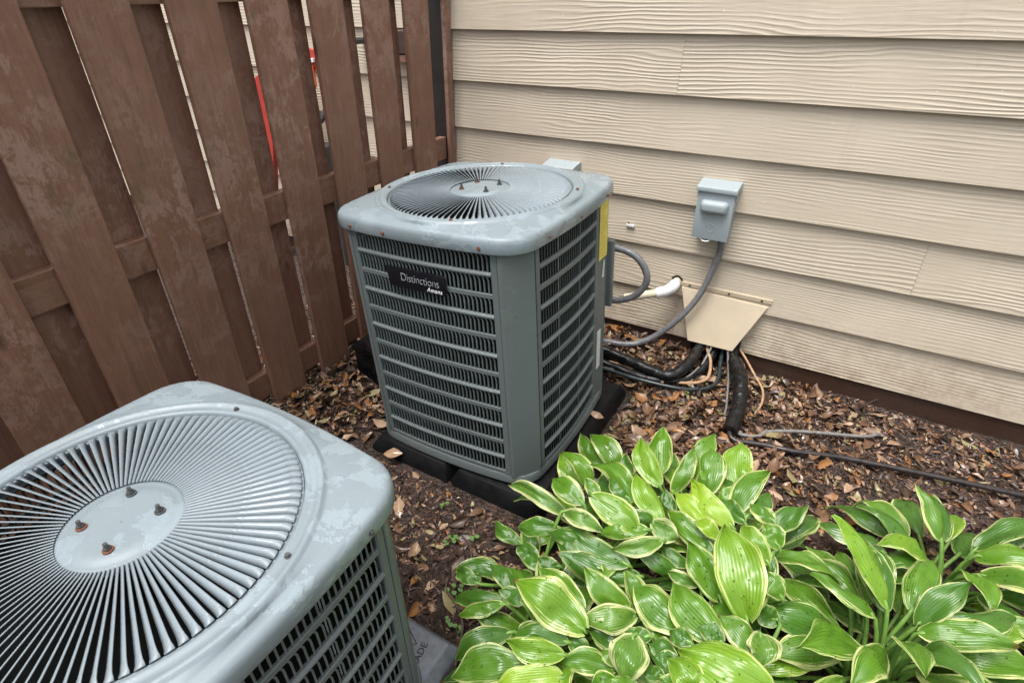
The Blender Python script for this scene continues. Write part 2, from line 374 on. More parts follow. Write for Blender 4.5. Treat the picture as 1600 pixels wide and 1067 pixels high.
# ------------------------------------------------------------------ fence (boards on both faces of three rails)
fx = -1.735
fence = tag(empty('wooden_fence', (fx, 0, .6), (0, R(1.6), 0)), 'brown stained board on board fence beside the cooling units', 'fence')
fence['label'] = 'brown stained board on board fence along the left side'
def fbox(name, x0, x1, y0, y1, z0, z1, m):
    b = MB(); cy = (y0 + y1) / 2; zc = (z0 + z1) / 2
    nseg = 1
    b.box((x0, y0 - cy, z0 - zc), (x1, y1 - cy, z1 - zc))
    o = b.build(name, m, fence, bevel=.003); o.location = (0, cy, zc - .6); return o
front = [(1.31, 1.467), (1.558, 1.713), (1.812, 1.957), (2.047, 2.199)]
back = [(1.427, 1.577), (1.666, 1.816), (1.91, 2.06)]
for i in range(1, 13): front.append((1.31 - .252 * i, 1.465 - .252 * i)); back.append((1.427 - .252 * i, 1.579 - .252 * i))
for (a, b) in front:
    o = fbox('fence_board', -.019, 0, a, b, .02 + rnd.uniform(-.01, .02), 1.86, M['fence']); o.rotation_euler = (R(rnd.uniform(-.25, .25)), 0, R(rnd.uniform(-.6, .6)))
for (a, b) in back:
    fbox('fence_board', -.078, -.059, a, b, .09, 1.86, M['fence'])
for zc in (.187, .838, 1.53):
    fbox('rail', -.0575, -.0205, -1.75, 2.305, zc - .052, zc + .052, M['fence_h'])
fbox('post', -.135, -.0165, 2.312, 2.350, -.03, 1.9, M['post'])
fbox('trim_board', -.016, .004, 2.307, 2.352, -.03, 1.9, M['fence'])
for y0 in (-.16, -1.8): fbox('post', -.17, -.080, y0, y0 + .09, -.03, 1.8, M['fence'])

# things glimpsed through the gaps of the fence
t = tag(empty('leaning_panel', (-2.75, 2.18, 0)), 'red and orange plastic panel leaning beyond the fence gaps', 'panel')
def slab(name, pts, y0, y1, m, parent):
    b = MB(); n = len(pts); vs = [(x, y0, z) for x, z in pts] + [(x, y1, z) for x, z in pts]
    b.add(vs, [tuple(range(n)), tuple(range(2 * n - 1, n - 1, -1))] + [(i, i + n, (i + 1) % n + n, (i + 1) % n) for i in range(n)])
    return b.build(name, m, parent, bevel=.004)
slab('panel_sheet', [(-.58, .02), (-.36, .02), (-.14, .78), (.2, 1.14), (.33, 1.17), (.33, 1.26), (.18, 1.27), (-.24, 1.08)], 0, .03, M['red'], t)
slab('panel_stripe', [(.20, 1.0), (.235, .99), (.31, 1.1), (.31, 1.19), (.22, 1.17)], -.012, -.002, M['orange'], t)
slab('panel_rim', [(.22, 1.185), (.325, 1.205), (.325, 1.225), (.22, 1.205)], -.014, -.001, M['white'], t)
t = tag(empty('gas_meter', (-2.62, 2.27, 0)), 'dark grey gas meter with pipes glimpsed through fence gap', 'meter')
b = MB(); b.box((-.1, -.05, .6), (.1, .05, .78)); b.build('meter_body', M['dark_metal'], t, bevel=.02, smooth=True)
b = MB(); b.tube([(-.05, 0, .77), (-.05, 0, .85), (-.03, 0, .9), (.05, 0, .9), (.07, .03, .95), (.07, .085, 1.0)], .016); b.build('inlet_pipe', M['dark_metal'], t, smooth=True)
b = MB(); b.tube([(.05, 0, .61), (.05, 0, .3), (.05, 0, 0)], .016); b.build('riser_pipe', M['dark_metal'], t, smooth=True)
t = tag(empty('hose_bib', (-2.256, 2.30, 1.293)), 'round dark grey tap knob on wall beyond the fence', 'tap')
b = MB(); b.tube([(0, .06, 0), (0, .0, 0), (0, -.03, -.01)], .016); b.build('spout', M['dark_metal'], t, smooth=True)
b = MB(); b.tube([(0, -.03, .0), (0, -.036, 0), (0, -.06, 0), (0, -.066, 0)], lambda u: .045 * math.sin(math.pi * min(.97, max(.15, u))), 14); b.build('handle', M['dark_metal'], t, smooth=True)
t = tag(empty('wall_vent', (-1.95, 2.34, 1.295)), 'small brown vent hood on wall beyond the fence', 'vent')
b = MB(); b.box((-.12, -.05, -.05), (.12, .012, .05)); b.build('vent_hood', M['skirt'], t, bevel=.006)
b = MB(); b.box((-.11, -.045, -.085), (.11, .005, -.053)); b.build('vent_flap', M['fence_h'], t, bevel=.003)

# ------------------------------------------------------------------ cooling units
def text_mesh(name, body, size, mat, extrude=.0004, shear=0, offset=0, space=1):
    c = bpy.data.curves.new(name, 'FONT'); c.body = body; c.size = size; c.extrude = extrude; c.shear = shear; c.offset = offset; c.space_character = space
    c.align_x = 'CENTER'; c.align_y = 'CENTER'; c.resolution_u = 3
    o = bpy.data.objects.new(name, c); COL.objects.link(o)
    dg = bpy.context.evaluated_depsgraph_get(); me = bpy.data.meshes.new_from_object(o.evaluated_get(dg))
    bpy.data.objects.remove(o); me.name = name; me.materials.clear(); me.materials.append(mat); return me
BOW = .013
def bow(s, wd): return -BOW * (1 - (2 * s / wd) ** 2)
ROW = {}
def row_mesh(wd, slot, deep=False):
    key = (wd, slot, deep)
    if key in ROW: return ROW[key]
    b = MB(); mrg = .016; n = int((wd - 2 * mrg) / .0136); p = (wd - 2 * mrg) / n; fw = .0019 if deep else .0042
    for i in range(n + 1):
        s = -wd / 2 + mrg + i * p; y = bow(s, wd) + (.007 if deep else .0012)
        top = slot; prof = [(-.0066, top + .001), (-.0044, top - .0018), (-.0021, top - .005), (-.0005, top - .009), (0, top - .017), (0, -.001)]
        if i == 0: prof = [(0, top + .001), (0, top - .003), (0, top - .006), (0, top - .010), (0, top - .017), (0, -.001)]
        fr = []
        for dx, z in prof:
            q = sm(top - .018, top, z)
            fr.append([(s + dx - fw / 2, y + .0016, z), (s + dx - fw * .1, y, z), (s + dx + fw / 2, y + .001, z), (s + dx + fw / 2 - .0006, y + (.002 if deep else .006) * (1 - .6 * q), z)])
        b.grid(fr)
    o = b.build('louver_row', M['fin'], None, smooth='all'); me = o.data; bpy.data.objects.remove(o); ROW[key] = me; return me
def louver_panel(root, wd, H, n, zb, zt, loc, rz, wires=True):
    pitch = (zt - zb) / n; gap = .0076; slot = pitch - 2 * gap
    b = MB(); S = [-wd / 2 + .017 + (wd - .034) * i / 14 for i in range(15)]
    for i in range(n + 1):
        z0 = zb + i * pitch - gap; z1 = zb + i * pitch + gap
        if i == 0: z0 = zb - .004
        if i == n: z1 = zt + .012
        zc = (z0 + z1) / 2
        if i % 2 and 0 < i < n: prof = [(.008, z0 + .001), (.0015, z0), (.0, z0 + .0015), (.0, zc - .006), (-.0035, zc - .002), (-.0035, zc + .002), (.0, zc + .006), (.0, z1 - .0015), (.0015, z1), (.008, z1 - .001)]
        else: prof = [(.008, z0 + .001), (.0015, z0), (0, z0 + .0015), (0, z1 - .0015), (.0015, z1), (.008, z1 - .001)]
        b.grid([[(s, bow(s, wd) + q[0], q[1]) for q in prof] for s in S])
    for sg in (-1, 1):
        a, c = sg * wd / 2, sg * (wd / 2 - .016); d = sg * (wd / 2 - .0195)
        pr = [(a, .010), (a, -.001), (c, bow(c, wd) - .0022), (d, bow(c, wd) + .001), (d, bow(c, wd) + .010)]
        b.grid([[(x, y, z) for x, y in pr] for z in (zb - .004, zt + .012)])
    o = b.build('louver_panel', M['cab'], root, smooth=True, angle=40); o.location = loc; o.rotation_euler = (0, 0, rz)
    me = row_mesh(wd, slot, wd < .45)
    for i in range(n):
        r = link('louver_row', me, o); r.location = (0, 0, zb + i * pitch + gap)
    for s in (-wd / 6, wd / 5) if wires else ():
        wv = MB(); wv.box((s - .0011, bow(s, wd) + .0135, zb), (s + .0011, bow(s, wd) + .016, zt)); wv.build('guard_wire', M['silver'], o)
    return o
def cap_outline(hw, rad, n=144):
    P = []
    c = hw - rad
    def bw(t): return BOW * (1 - (t / c) ** 2)
    for q in range(4):
        a0 = q * math.pi / 2; ca, sa = math.cos(a0), math.sin(a0)
        loc = [(hw + bw(t), t) for t in [-c + 2 * c * i / 16 for i in range(16)]] + [(c + rad * math.cos(a), c + rad * math.sin(a)) for a in [math.pi / 2 * i / 12 for i in range(12)]]
        P += [(x * ca - y * sa, x * sa + y * ca) for x, y in loc]
    A = sorted((math.atan2(y, x), math.hypot(x, y)) for x, y in P); A = [(A[-1][0] - 2 * math.pi, A[-1][1])] + A + [(A[0][0] + 2 * math.pi, A[0][1])]
    out = []
    for i in range(n):
        th = -math.pi + 2 * math.pi * (i + .5) / n
        for (a, r), (b, s) in zip(A, A[1:]):
            if a <= th <= b: out.append((th, r + (s - r) * (th - a) / max(1e-9, b - a))); break
    return out
VANE = None
NV = 100
def make_unit(name, label, cat, group, loc, rot, H, n, scm='rust'):
    global VANE
    root = tag(empty(name, loc, rot), label, cat, group)
    zb, zt = .046, H - .046
    L = .508
    # base pan
    ol = cap_outline(.329, .09, 96)
    b = MB(); b.grid([[(r * math.cos(t) * k, r * math.sin(t) * k, z) for t, r in ol] for k, z in ((.9, .001), (.985, .001), (1, .006), (1, .034), (.994, .038), (.95, .038))], True)
    b.build('base_pan', M['cab'], root, smooth=True)
    louver_panel(root, L, H, n, zb, zt, (0, -.325, 0), 0, scm != 'rust')
    louver_panel(root, L, H, n, zb, zt, (-.325, 0, 0), -math.pi / 2)
    louver_panel(root, L, H, n, zb, zt, (0, .325, 0), math.pi)
    louver_panel(root, .424, H, n, zb, zt, (.325, -.034, 0), math.pi / 2)
    # plain service panel at the rear of the right side
    b = MB(); pr = [(.315, .1805), (.3255, .1795), (.326, .182), (.326, .252), (.322, .256)]
    b.grid([[(x, y, z) for x, y in pr] for z in (.036, H - .04)]); b.build('service_panel', M['cab'], root, smooth=True)
    # corner posts
    def post(sx, sy):
        b = MB(); pr = [(.2555, .316), (.2555, .3268), (.259, .3283), (.268, .3265), (.296, .300), (.318, .268), (.3265, .259), (.3283, .2565), (.3265, .2545), (.316, .2545)]
        if sx * sy < 0: pr = [(x, y) for x, y in pr]
        rows = [[(sx * x, sy * y, z) for x, y in pr] for z in (.037, H - .04)]
        b.grid(rows); return b.build('corner_post', M['cab'], root, smooth=True, angle=30)
    for sx in (1, -1):
        for sy in (1, -1): post(sx, sy)
    # coil inside, behind the louvers
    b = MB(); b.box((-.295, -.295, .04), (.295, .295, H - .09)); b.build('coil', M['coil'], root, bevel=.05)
    # top cap
    hw = .341; ol = cap_outline(hw, .10)
    rows = []
    for d, z in ((.006, -.045), (.001, -.0455), (0, -.0435), (0, -.018), (.002, -.0105), (.006, -.005), (.012, -.0015), (.026, 0)):
        rows.append([((r - d) * math.cos(t), (r - d) * math.sin(t), z) for t, r in ol])
    for k, z in ((.33, .003), (.66, .0055), (.93, .0075), (1, .008)):
        rows.append([((r - .026) * (1 - k) * math.cos(t) + .326 * k * math.cos(t), (r - .026) * (1 - k) * math.sin(t) + .326 * k * math.sin(t), z) for t, r in ol])
    for rr, z in ((.323, .0125), (.318, .0145), (.313, .0125), (.310, .0095), (.300, .0095), (.296, .0115), (.292, .0105), (.289, .006), (.2875, -.003), (.2875, -.02)):
        rows.append([(rr * math.cos(t), rr * math.sin(t), z) for t, r in ol])
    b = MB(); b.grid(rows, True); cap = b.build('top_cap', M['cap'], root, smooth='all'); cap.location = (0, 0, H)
    # fan grille
    b = MB(); b.grid([[(rr * math.cos(2 * math.pi * i / 72), rr * math.sin(2 * math.pi * i / 72), z) for i in range(72)] for rr, z in ((.2873, -.004), (.283, -.002), (.281, -.004), (.283, -.012))], True)
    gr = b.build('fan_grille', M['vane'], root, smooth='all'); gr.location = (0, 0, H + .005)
    if VANE is None:
        v = MB(); rows = []
        for r_, al, ck, z in ((.094, 30, .8, .0065), (.12, 42, .86, .006), (.17, 46, .86, .005), (.225, 47, .86, .004), (.262, 47, .86, .003), (.274, 40, .84, .0025), (.281, 18, .8, .002), (.2835, 5, .75, .001)):
            ch = 2 * math.pi * r_ / NV * ck; al = R(al); hx = ch / 2 * math.cos(al); hz = ch / 2 * math.sin(al); tt = .0006
            # tangent is +y at angle 0; the blade normal leans to -y
            rows.append([(r_, -hx - tt * math.sin(al), z - hz + tt), (r_, -.1 * hx - tt, z + tt + .0006), (r_, hx - tt * math.sin(al), z + hz + tt), (r_, hx + tt, z + hz - tt), (r_, -hx + tt, z - hz - tt)])
        v.grid(rows, True); o = v.build('vane', M['vane'], None, smooth='all'); VANE = o.data; bpy.data.objects.remove(o)
    for i in range(NV):
        o = link('vane', VANE, gr); o.rotation_euler = (R(rnd.uniform(-.4, .4)), 0, 2 * math.pi * i / NV)
    b = MB(); b.grid([[(rr * math.cos(2 * math.pi * i / 48), rr * math.sin(2 * math.pi * i / 48), z) for i in range(48)] for rr, z in ((.098, .0), (.0985, .006), (.096, .0095), (.088, .0105), (.083, .0105), (.078, .0135), (.06, .0145), (.02, .0145), (.001, .0145))], True)
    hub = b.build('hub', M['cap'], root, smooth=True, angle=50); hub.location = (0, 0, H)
    for k, (bx, by) in enumerate(((-.042, -.040), (.045, -.036), (-.040, .044), (.043, .046))):
        b = MB(); b.cyl((0, 0, 0), .0085, .003, 14, mi=0); b.cyl((0, 0, .003), .006, .005, 6, mi=1); b.cyl((0, 0, .008), .0036, .008, 8, mi=1)
        o = b.build('hub_bolt', [M['rust'] if k in (0, 2) else M['bolt'], M['bolt']], hub, smooth=True); o.location = (bx, by, .0145)
    # screws on skirt and on the ring
    sc = MB(); sc.cyl((0, 0, 0), .0056, .0018, 10); sc.cyl((0, 0, .0018), .0042, .0036, 6); so = sc.build('screw', M[scm], None, smooth=True); sme = so.data; bpy.data.objects.remove(so)
    for (x, y, rx, ry) in ((-.235, -.341, 90, 0), (-.10, -.352, 90, 0), (.215, -.343, 90, 0), (.343, -.2, 0, 90), (.352, -.02, 0, 90), (.345, .2, 0, 90), (-.352, 0, 0, -90), (0, .352, -90, 0)):
        o = link('screw', sme, cap); o.location = (x, y, -.031); o.rotation_euler = (R(rx), R(ry), 0)
    for a in (-72, 18, 108, 198):
        o = link('screw', sme, cap); o.location = (.305 * math.cos(R(a)), .305 * math.sin(R(a)), .0095)
    return root
U1 = make_unit('cooling_unit', 'tall grey green louvered outdoor cooling unit with black nameplate near wall', 'air conditioner', 'outdoor cooling units',
               (-.985, 1.512, .055), (0, R(-2.4), R(.3)), .852, 12)
U1.scale = (1.04, 1.04, 1.04)
U2 = make_unit('cooling_unit', 'lower wet grey outdoor cooling unit in the near left corner', 'air conditioner', 'outdoor cooling units',
               (-.888, .212, .048), (0, 0, R(90)), .70, 9, 'bolt')
# nameplate and stickers of the tall unit
npm = MB(); wd, ht, rc = .107, .0305, .014
pts = [(-wd, ht - .003), (-wd + .014, -ht)] + [(wd - rc + rc * math.cos(a), -ht + rc + rc * math.sin(a)) for a in [R(-90 + 15 * i) for i in range(7)]] + [(wd - rc + rc * math.cos(a), ht - rc + rc * math.sin(a)) for a in [R(15 * i) for i in range(7)]] + [(-wd + .003, ht)]
nn = len(pts)
npm.add([(x, 0, z) for x, z in pts] + [(x, .008, z) for x, z in pts], [tuple(range(nn)), tuple(range(2 * nn - 1, nn - 1, -1))] + [(i, i + nn, (i + 1) % nn + nn, (i + 1) % nn) for i in range(nn)])
plate = npm.build('nameplate', M['plate'], U1, bevel=.002, smooth=True); plate.location = (-.012, -.3475, .690); plate.rotation_euler = (0, 0, 0)
lt = link('lettering', text_mesh('lettering', 'Distinctions', 0.036, M['silver'], .0003, offset=-.0009, space=.94), plate); lt.location = (.018, -.0012, .004); lt.rotation_euler = (R(90), 0, 0); lt.scale = (.86, 1, 1)
lt = link('lettering', text_mesh('lettering', 'Amana', .0175, M['white'], .0003, .25, .0002, 1.12), plate); lt.location = (.068, -.0014, -.0185); lt.rotation_euler = (R(90), 0, 0)
yl = MB(); yl.box((.3275, .187, .60), (.3285, .254, .803)); y_o = yl.build('yellow_label', M['yellow'], U1)
tl = MB()
for i in range(16): tl.box((.3288, .194, .785 - i * .0115), (.3292, .194 + rnd.uniform(.02, .055), .7875 - i * .0115))
tl.build('label_print', M['ink'], y_o)
b = MB(); b.box((.3275, .190, .165), (.3285, .222, .325)); b.build('white_label', M['label'], U1)
b = MB(); b.add([(.3285, .215, .53), (.3285, .235, .525), (.3285, .238, .585), (.3285, .228, .592)], [(0, 1, 2, 3)]); b.build('foil_label', M['foil'], U1)
b = MB(); b.box((.24, .326, .36), (.322, .352, .62)); b.build('wiring_box', M['cab'], U1, bevel=.006, smooth=True)

# pads under the units
p1 = tag(empty('equipment_pad', (-.955, 1.535, 0), (0, R(-1.0), 0)), 'black plastic pad in two slabs under the tall cooling unit', 'pad')
def slab_pad(x0, x1, y0, y1, z, m, parent, name='pad_slab'):
    b = MB(); e = .022
    lo = [(x0 - e, y0 - e), (x1 + e, y0 - e), (x1 + e, y1 + e), (x0 - e, y1 + e)]; hi = [(x0, y0), (x1, y0), (x1, y1), (x0, y1)]
    b.grid([[(x, y, -.03) for x, y in lo], [(x, y, .012) for x, y in lo], [(x, y, z) for x, y in hi]], True); n0 = len(b.v) - 4
    b.f.append((n0, n0 + 1, n0 + 2, n0 + 3)); b.m.append(0)
    return b.build(name, m, parent, bevel=.006, smooth=True)
slab_pad(-.345, -.03, -.385, .37, .052, M['pad'], p1); slab_pad(.03, .345, -.385, .37, .052, M['pad'], p1)
b = MB(); b.box((-.06, -.36, -.02), (.06, .36, .040)); b.build('pad_web', M['pad'], p1)
p2 = tag(empty('equipment_pad', (-.92, .21, 0)), 'wet dark grey pad corner with raised lettering under the near unit', 'pad')
slab_pad(-.345, .335, -.385, .415, .047, M['pad2'], p2)
for txt, x, y, rz, sz in (('MADE', .286, .352, 100, .026), ('IN USA', .262, .300, 100, .026), ('AN', .185, .395, 170, .026)):
    o = link('lettering', text_mesh('lettering', txt, sz, M['padtext'], .0006), p2); o.location = (x, y, .0478); o.rotation_euler = (0, 0, R(rz))
b = MB(); b.tube([(.21, .40, .0475), (.262, .372, .0475), (.225, .355, .0475), (.21, .40, .0475)], .0012, 5, smooth=False); b.build('emblem', M['padtext'], p2)

# black box low behind the tall unit
t = tag(empty('black_box', (-1.55, 1.62, 0)), 'low black plastic box in the shade between fence and tall unit', 'box')
b = MB(); b.grid([[(sx * (.11 - k), sy * (.2 - k), z) for sx, sy in ((-1, -1), (1, -1), (1, 1), (-1, 1))] for k, z in ((0, -.01), (0, .17), (.006, .178))], True); b.f.append((8, 9, 10, 11)); b.m.append(0)
b.build('box_body', M['black'], t, bevel=.01, smooth=True)
b = MB(); b.box((-.118, -.208, .181), (.118, .208, .205)); b.build('box_lid', M['black'], t, bevel=.008, smooth=True)

# ------------------------------------------------------------------ disconnect boxes on the wall
def disconnect(label, x, ztop, tilt=0):
    t = tag(empty('disconnect_box', (x, YW - .024, ztop)), label, 'electrical box', 'grey disconnect boxes on the siding')
    b = MB(); b.box((-.069, -.062, -.222), (.069, .018, -.018)); b.build('box_body', M['box'], t, bevel=.003, smooth=True)
    cv = MB(); cv.box((-.0715, -.0705, -.226), (.0715, -.0635, -.032)); c = cv.build('cover', M['box'], t, bevel=.0025, smooth=True)
    hd = MB(); pr = [(-.001, .0), (-.052, -.006), (-.079, -.011), (-.081, -.016), (-.081, -.030), (-.0735, -.0305)]
    X = (-.0775, .0775)
    hd.grid([[(x_, y, z) for y, z in pr] for x_ in X])
    for x_ in X: hd.add([(x_, .012, 0), (x_, -.052, -.006), (x_, -.079, -.011), (x_, -.081, -.030), (x_, .012, -.030)], [(0, 1, 2, 3, 4)])
    hd.grid([[(x_, y, z) for y, z in ((.016, .0), (-.001, 0.0))] for x_ in X])
    hd.build('lid', M['box'], t, bevel=.0015, smooth=True)
    for sx in (-1, 1):
        q = MB(); q.box((sx * .0735 - .002, -.06, -.062), (sx * .0735 + .002, -.03, -.0305)); q.build('hinge_ear', M['box'], t)
    # the raised handle bulge
    q = MB(); rows = []
    for d, y in ((0, -.0706), (.001, -.082), (.006, -.092), (.014, -.0965), (.02, -.097)):
        rr = max(.004, .016 - d * .4); hw_, hh = .054 - d, .026 - d; ring = []
        for k in range(24):
            a = 2 * math.pi * k / 24; cx_ = math.copysign(hw_ - rr, math.cos(a)); cz = math.copysign(max(.0, hh - rr), math.sin(a))
            ring.append((cx_ + rr * math.cos(a), y, -.088 + cz + rr * math.sin(a)))
        rows.append(ring)
    q.grid(rows, True); o0 = len(q.v) - 24; q.f.append(tuple(range(o0, o0 + 24))); q.m.append(0)
    q.build('handle_bulge', M['box'], c, smooth=True, angle=50)
    # round monogram emblem
    e = MB(); ring = lambda r_: [(r_ * math.cos(2 * math.pi * i / 28), -.0712, -.176 + r_ * math.sin(2 * math.pi * i / 28)) for i in range(29)]
    e.tube(ring(.0165), .0011, 5, smooth=False)
    e.tube([(-.008, -.0712, -.172), (-.004, -.0712, -.166), (-.001, -.0712, -.171), (-.005, -.0712, -.180), (-.009, -.0712, -.181), (-.006, -.0712, -.176), (.002, -.0712, -.174)], .0009, 5, .004)
    e.tube([(.001, -.0712, -.185), (.006, -.0712, -.186), (.008, -.0712, -.181), (.003, -.0712, -.178), (.002, -.0712, -.170), (.007, -.0712, -.167), (.009, -.0712, -.171)], .0009, 5, .004)
    e.build('emblem', M['box'], c, smooth='all')
    e = MB(); e.tube([(-.034, -.066, -.226), (-.03, -.068, -.233), (-.015, -.069, -.236), (.0, -.068, -.233), (.004, -.066, -.226)], .0035, 6); e.build('hasp', M['metal'], t, smooth='all')
    return t
disconnect('grey electrical disconnect box on siding above the beige hood', -.428, .842)
disconnect('grey electrical box top peeking out behind the tall cooling unit', -1.125, .838)

# ------------------------------------------------------------------ line hood, pipes and cables
t = tag(empty('line_hood', (-.335, YW - .02, 0)), 'beige sheet metal hood over the pipes at the base of siding', 'pipe hood')
b = MB(); A = [(-.185, .012, .355), (.185, .012, .345), (.098, .012, .130), (-.11, .012, .128)]; B = [(-.185, -.012, .353), (.185, -.012, .343), (.092, -.085, .136), (-.105, -.085, .134)]
b.add(A + B, [(4, 5, 6, 7), (0, 1, 5, 4), (1, 2, 6, 5), (3, 0, 4, 7)]); b.build('hood_body', M['hood'], t, bevel=.003)
b = MB(); b.box((-.195, -.008, .356), (.195, .004, .376)); b.build('flange', M['hood'], t, bevel=.002)
for x_ in (-.15, .02, .155):
    q = MB(); q.cyl((x_, -.008, .366), .005, -.003, 10, 1); q.build('screw', M['bolt'], t)
b = MB(); b.box((-.10, .0, .02), (.085, .0065, .127)); b.build('opening_shade', M['black'], t)  # black plate standing in for the dark void below the hood
def line(name, label, cat, pts, r, m, group=None, rib=0, step=.012, n=10):
    b = MB(); b.tube(pts, r, n, step, rib); return tag(b.build(name, m, smooth='all'), label, cat, group)
line('electrical_conduit', 'grey flexible conduit looping out from the back of tall unit', 'conduit',
     [(-.80, 1.93, .635), (-.734, 1.945, .648), (-.668, 1.95, .646), (-.615, 1.95, .628), (-.578, 1.95, .588), (-.565, 1.95, .543), (-.58, 1.95, .5), (-.615, 1.95, .458), (-.675, 1.945, .431), (-.74, 1.93, .435), (-.80, 1.90, .45)], .0135, M['conduit'], rib=.05, step=.006)
line('electrical_conduit', 'dark grey conduit hanging from the disconnect box down to the mulch', 'conduit',
     [(-.402, 2.33, .63), (-.384, 2.325, .60), (-.384, 2.33, .551), (-.400, 2.325, .46), (-.429, 2.30, .351), (-.482, 2.27, .25), (-.56, 2.25, .15), (-.633, 2.22, .095), (-.70, 2.19, .078), (-.812, 2.17, .075), (-.9, 2.15, .07)], .0138, M['conduit'], rib=.05, step=.006)
t = tag(empty('drain_pipe', (-.545, YW, .37)), 'cream plastic drain pipe with white elbow coming out of siding', 'drain pipe')
b = MB(); b.tube([(0, .03, .005), (0, -.05, .0), (-.004, -.066, -.003)], .0185, 14, smooth=False); b.build('stub_pipe', M['pvc'], t, smooth=True)
b = MB(); b.tube([(0, -.052, 0), (-.004, -.078, -.006), (-.025, -.097, -.022), (-.06, -.108, -.036)], .0245, 14); b.build('elbow', M['pvcw'], t, smooth=True)
b = MB(); b.tube([(-.05, -.105, -.032), (-.19, -.165, -.068)], .0185, 14, smooth=False); b.build('outlet_pipe', M['pvc'], t, smooth=True)
b = MB(); b.cyl((0, -.0235, .004), .026, -.002, 18, 1); b.build('wall_hole', M['black'], t)
t = tag(empty('pipe_strap', (-.785, YW - .022, .585)), 'small bent metal strap nailed to siding above conduit loop', 'strap')
b = MB(); b.box((-.022, -.010, 0), (.016, .0, .011)); b.build('strap_band', M['label'], t, bevel=.002)
b = MB(); b.cyl((-.014, .003, .016), .0035, -.003, 8, 1); b.build('nail_head', M['bolt'], t)
line('insulated_pipe', 'thick black insulated pipe bending from hood to tall unit', 'pipe', [(-.372, 2.335, .17), (-.375, 2.315, .115), (-.385, 2.25, .105), (-.39, 2.178, .098), (-.41, 2.10, .085), (-.456, 2.05, .07), (-.566, 2.065, .068), (-.695, 2.086, .072), (-.81, 2.096, .08), (-.92, 2.06, .10), (-.98, 1.95, .12)],
     lambda u: .0245 + .0015 * math.sin(u * 90), M['foam'], n=14, step=.008)
ipo = bpy.data.objects['insulated_pipe']
for (p, d, L_) in (((-.40, 2.128, .085), (-.2, -.9, -.15), .03), ((-.53, 2.055, .0665), (-1, .1, 0), .05), ((-.66, 2.08, .0705), (-1, .15, 0), .035), ((-.752, 2.091, .076), (-1, .1, 0), .04)):
    b = MB(); d = Vector(d).normalized(); b.tube([Vector(p) - d * L_ / 2, Vector(p), Vector(p) + d * L_ / 2], .0274, 14, smooth=False); b.build('tape_band', M['tape'], ipo, smooth='all')
line('insulated_pipe', 'thick black foam sleeve curving down onto leaves right of hood', 'pipe', [(-.262, 2.335, .2), (-.258, 2.325, .13), (-.222, 2.24, .118), (-.186, 2.163, .108), (-.16, 2.089, .09), (-.143, 1.997, .06), (-.141, 1.90, .042), (-.142, 1.85, .038)],
     lambda u: (.016 if u < .28 else .030) + .0012 * math.sin(u * 80), M['foam'], n=14, step=.008)
ip2 = line('insulated_pipe', 'second black insulated pipe lying low in front of thicker one', 'pipe', [(-.318, 2.335, .17), (-.318, 2.315, .11), (-.325, 2.25, .075), (-.345, 2.17, .055), (-.40, 2.09, .042), (-.50, 2.035, .04), (-.62, 2.03, .042), (-.75, 2.035, .05), (-.86, 2.0, .07), (-.95, 1.93, .09)], lambda u: .0185 + .0012 * math.sin(u * 70), M['foam'], n=12, step=.01)
line('insulated_pipe', 'short black sleeve hanging straight down in the middle under hood', 'pipe', [(-.238, 2.335, .18), (-.236, 2.315, .11), (-.226, 2.27, .07), (-.214, 2.22, .03), (-.21, 2.20, -.01)], .019, M['foam'], n=12)
line('copper_pipe', 'thin dark pipe running out of the foam sleeve towards right', 'pipe', [(-.142, 1.90, .038), (-.139, 1.842, .032), (-.115, 1.825, .026), (-.078, 1.835, .026), (-.001, 1.856, .026), (.09, 1.87, .028), (.3, 1.93, .03), (.8, 2.02, .03), (1.4, 2.1, .03), (1.9, 2.12, .0), (2.0, 2.12, -.05)], .0105, M['copper'])
line('copper_pipe', 'teal black thin pipe bent upright below the hood', 'pipe', [(-.288, 2.335, .20), (-.286, 2.315, .11), (-.277, 2.25, .075), (-.262, 2.17, .052), (-.268, 2.12, .044), (-.30, 2.07, .042), (-.396, 2.02, .044), (-.567, 1.995, .048), (-.769, 1.985, .055), (-.9, 1.95, .06)], .0088, M['teal'])
line('control_cable', 'tan cable curling under the left half of hood', 'cable', [(-.352, 2.335, .20), (-.352, 2.30, .118), (-.338, 2.262, .105), (-.315, 2.223, .09), (-.302, 2.154, .052), (-.334, 2.10, .045), (-.396, 2.071, .04), (-.43, 2.065, .035)], .0068, M['tan'])
line('control_cable', 'tan cable hanging right of hood down to the leaves', 'cable', [(-.262, 2.345, .2), (-.249, 2.345, .15), (-.185, 2.305, .1), (-.124, 2.252, .055), (-.082, 2.2, .035), (-.068, 2.121, .025), (-.078, 2.032, .022)], .0052, M['tan'])
line('control_cable', 'thin grey cable slanting down left under the hood', 'cable', [(-.322, 2.335, .18), (-.327, 2.317, .15), (-.338, 2.248, .1), (-.351, 2.168, .055), (-.372, 2.10, .03)], .005, M['grey_wire'])
line('control_cable', 'thin grey cable hanging straight beside the foam sleeve', 'cable', [(-.272, 2.33, .2), (-.269, 2.30, .15), (-.245, 2.247, .09), (-.217, 2.146, .06), (-.19, 2.02, .03), (-.185, 1.97, .02)], .0048, M['grey_wire'])
line('control_cable', 'thin dark cable sweeping over the mulch below insulated pipe', 'cable', [(-.344, 2.139, .1), (-.387, 2.098, .055), (-.49, 2.062, .04), (-.626, 2.03, .04), (-.75, 1.999, .05), (-.85, 1.93, .07)], .0042, M['grey_wire'])
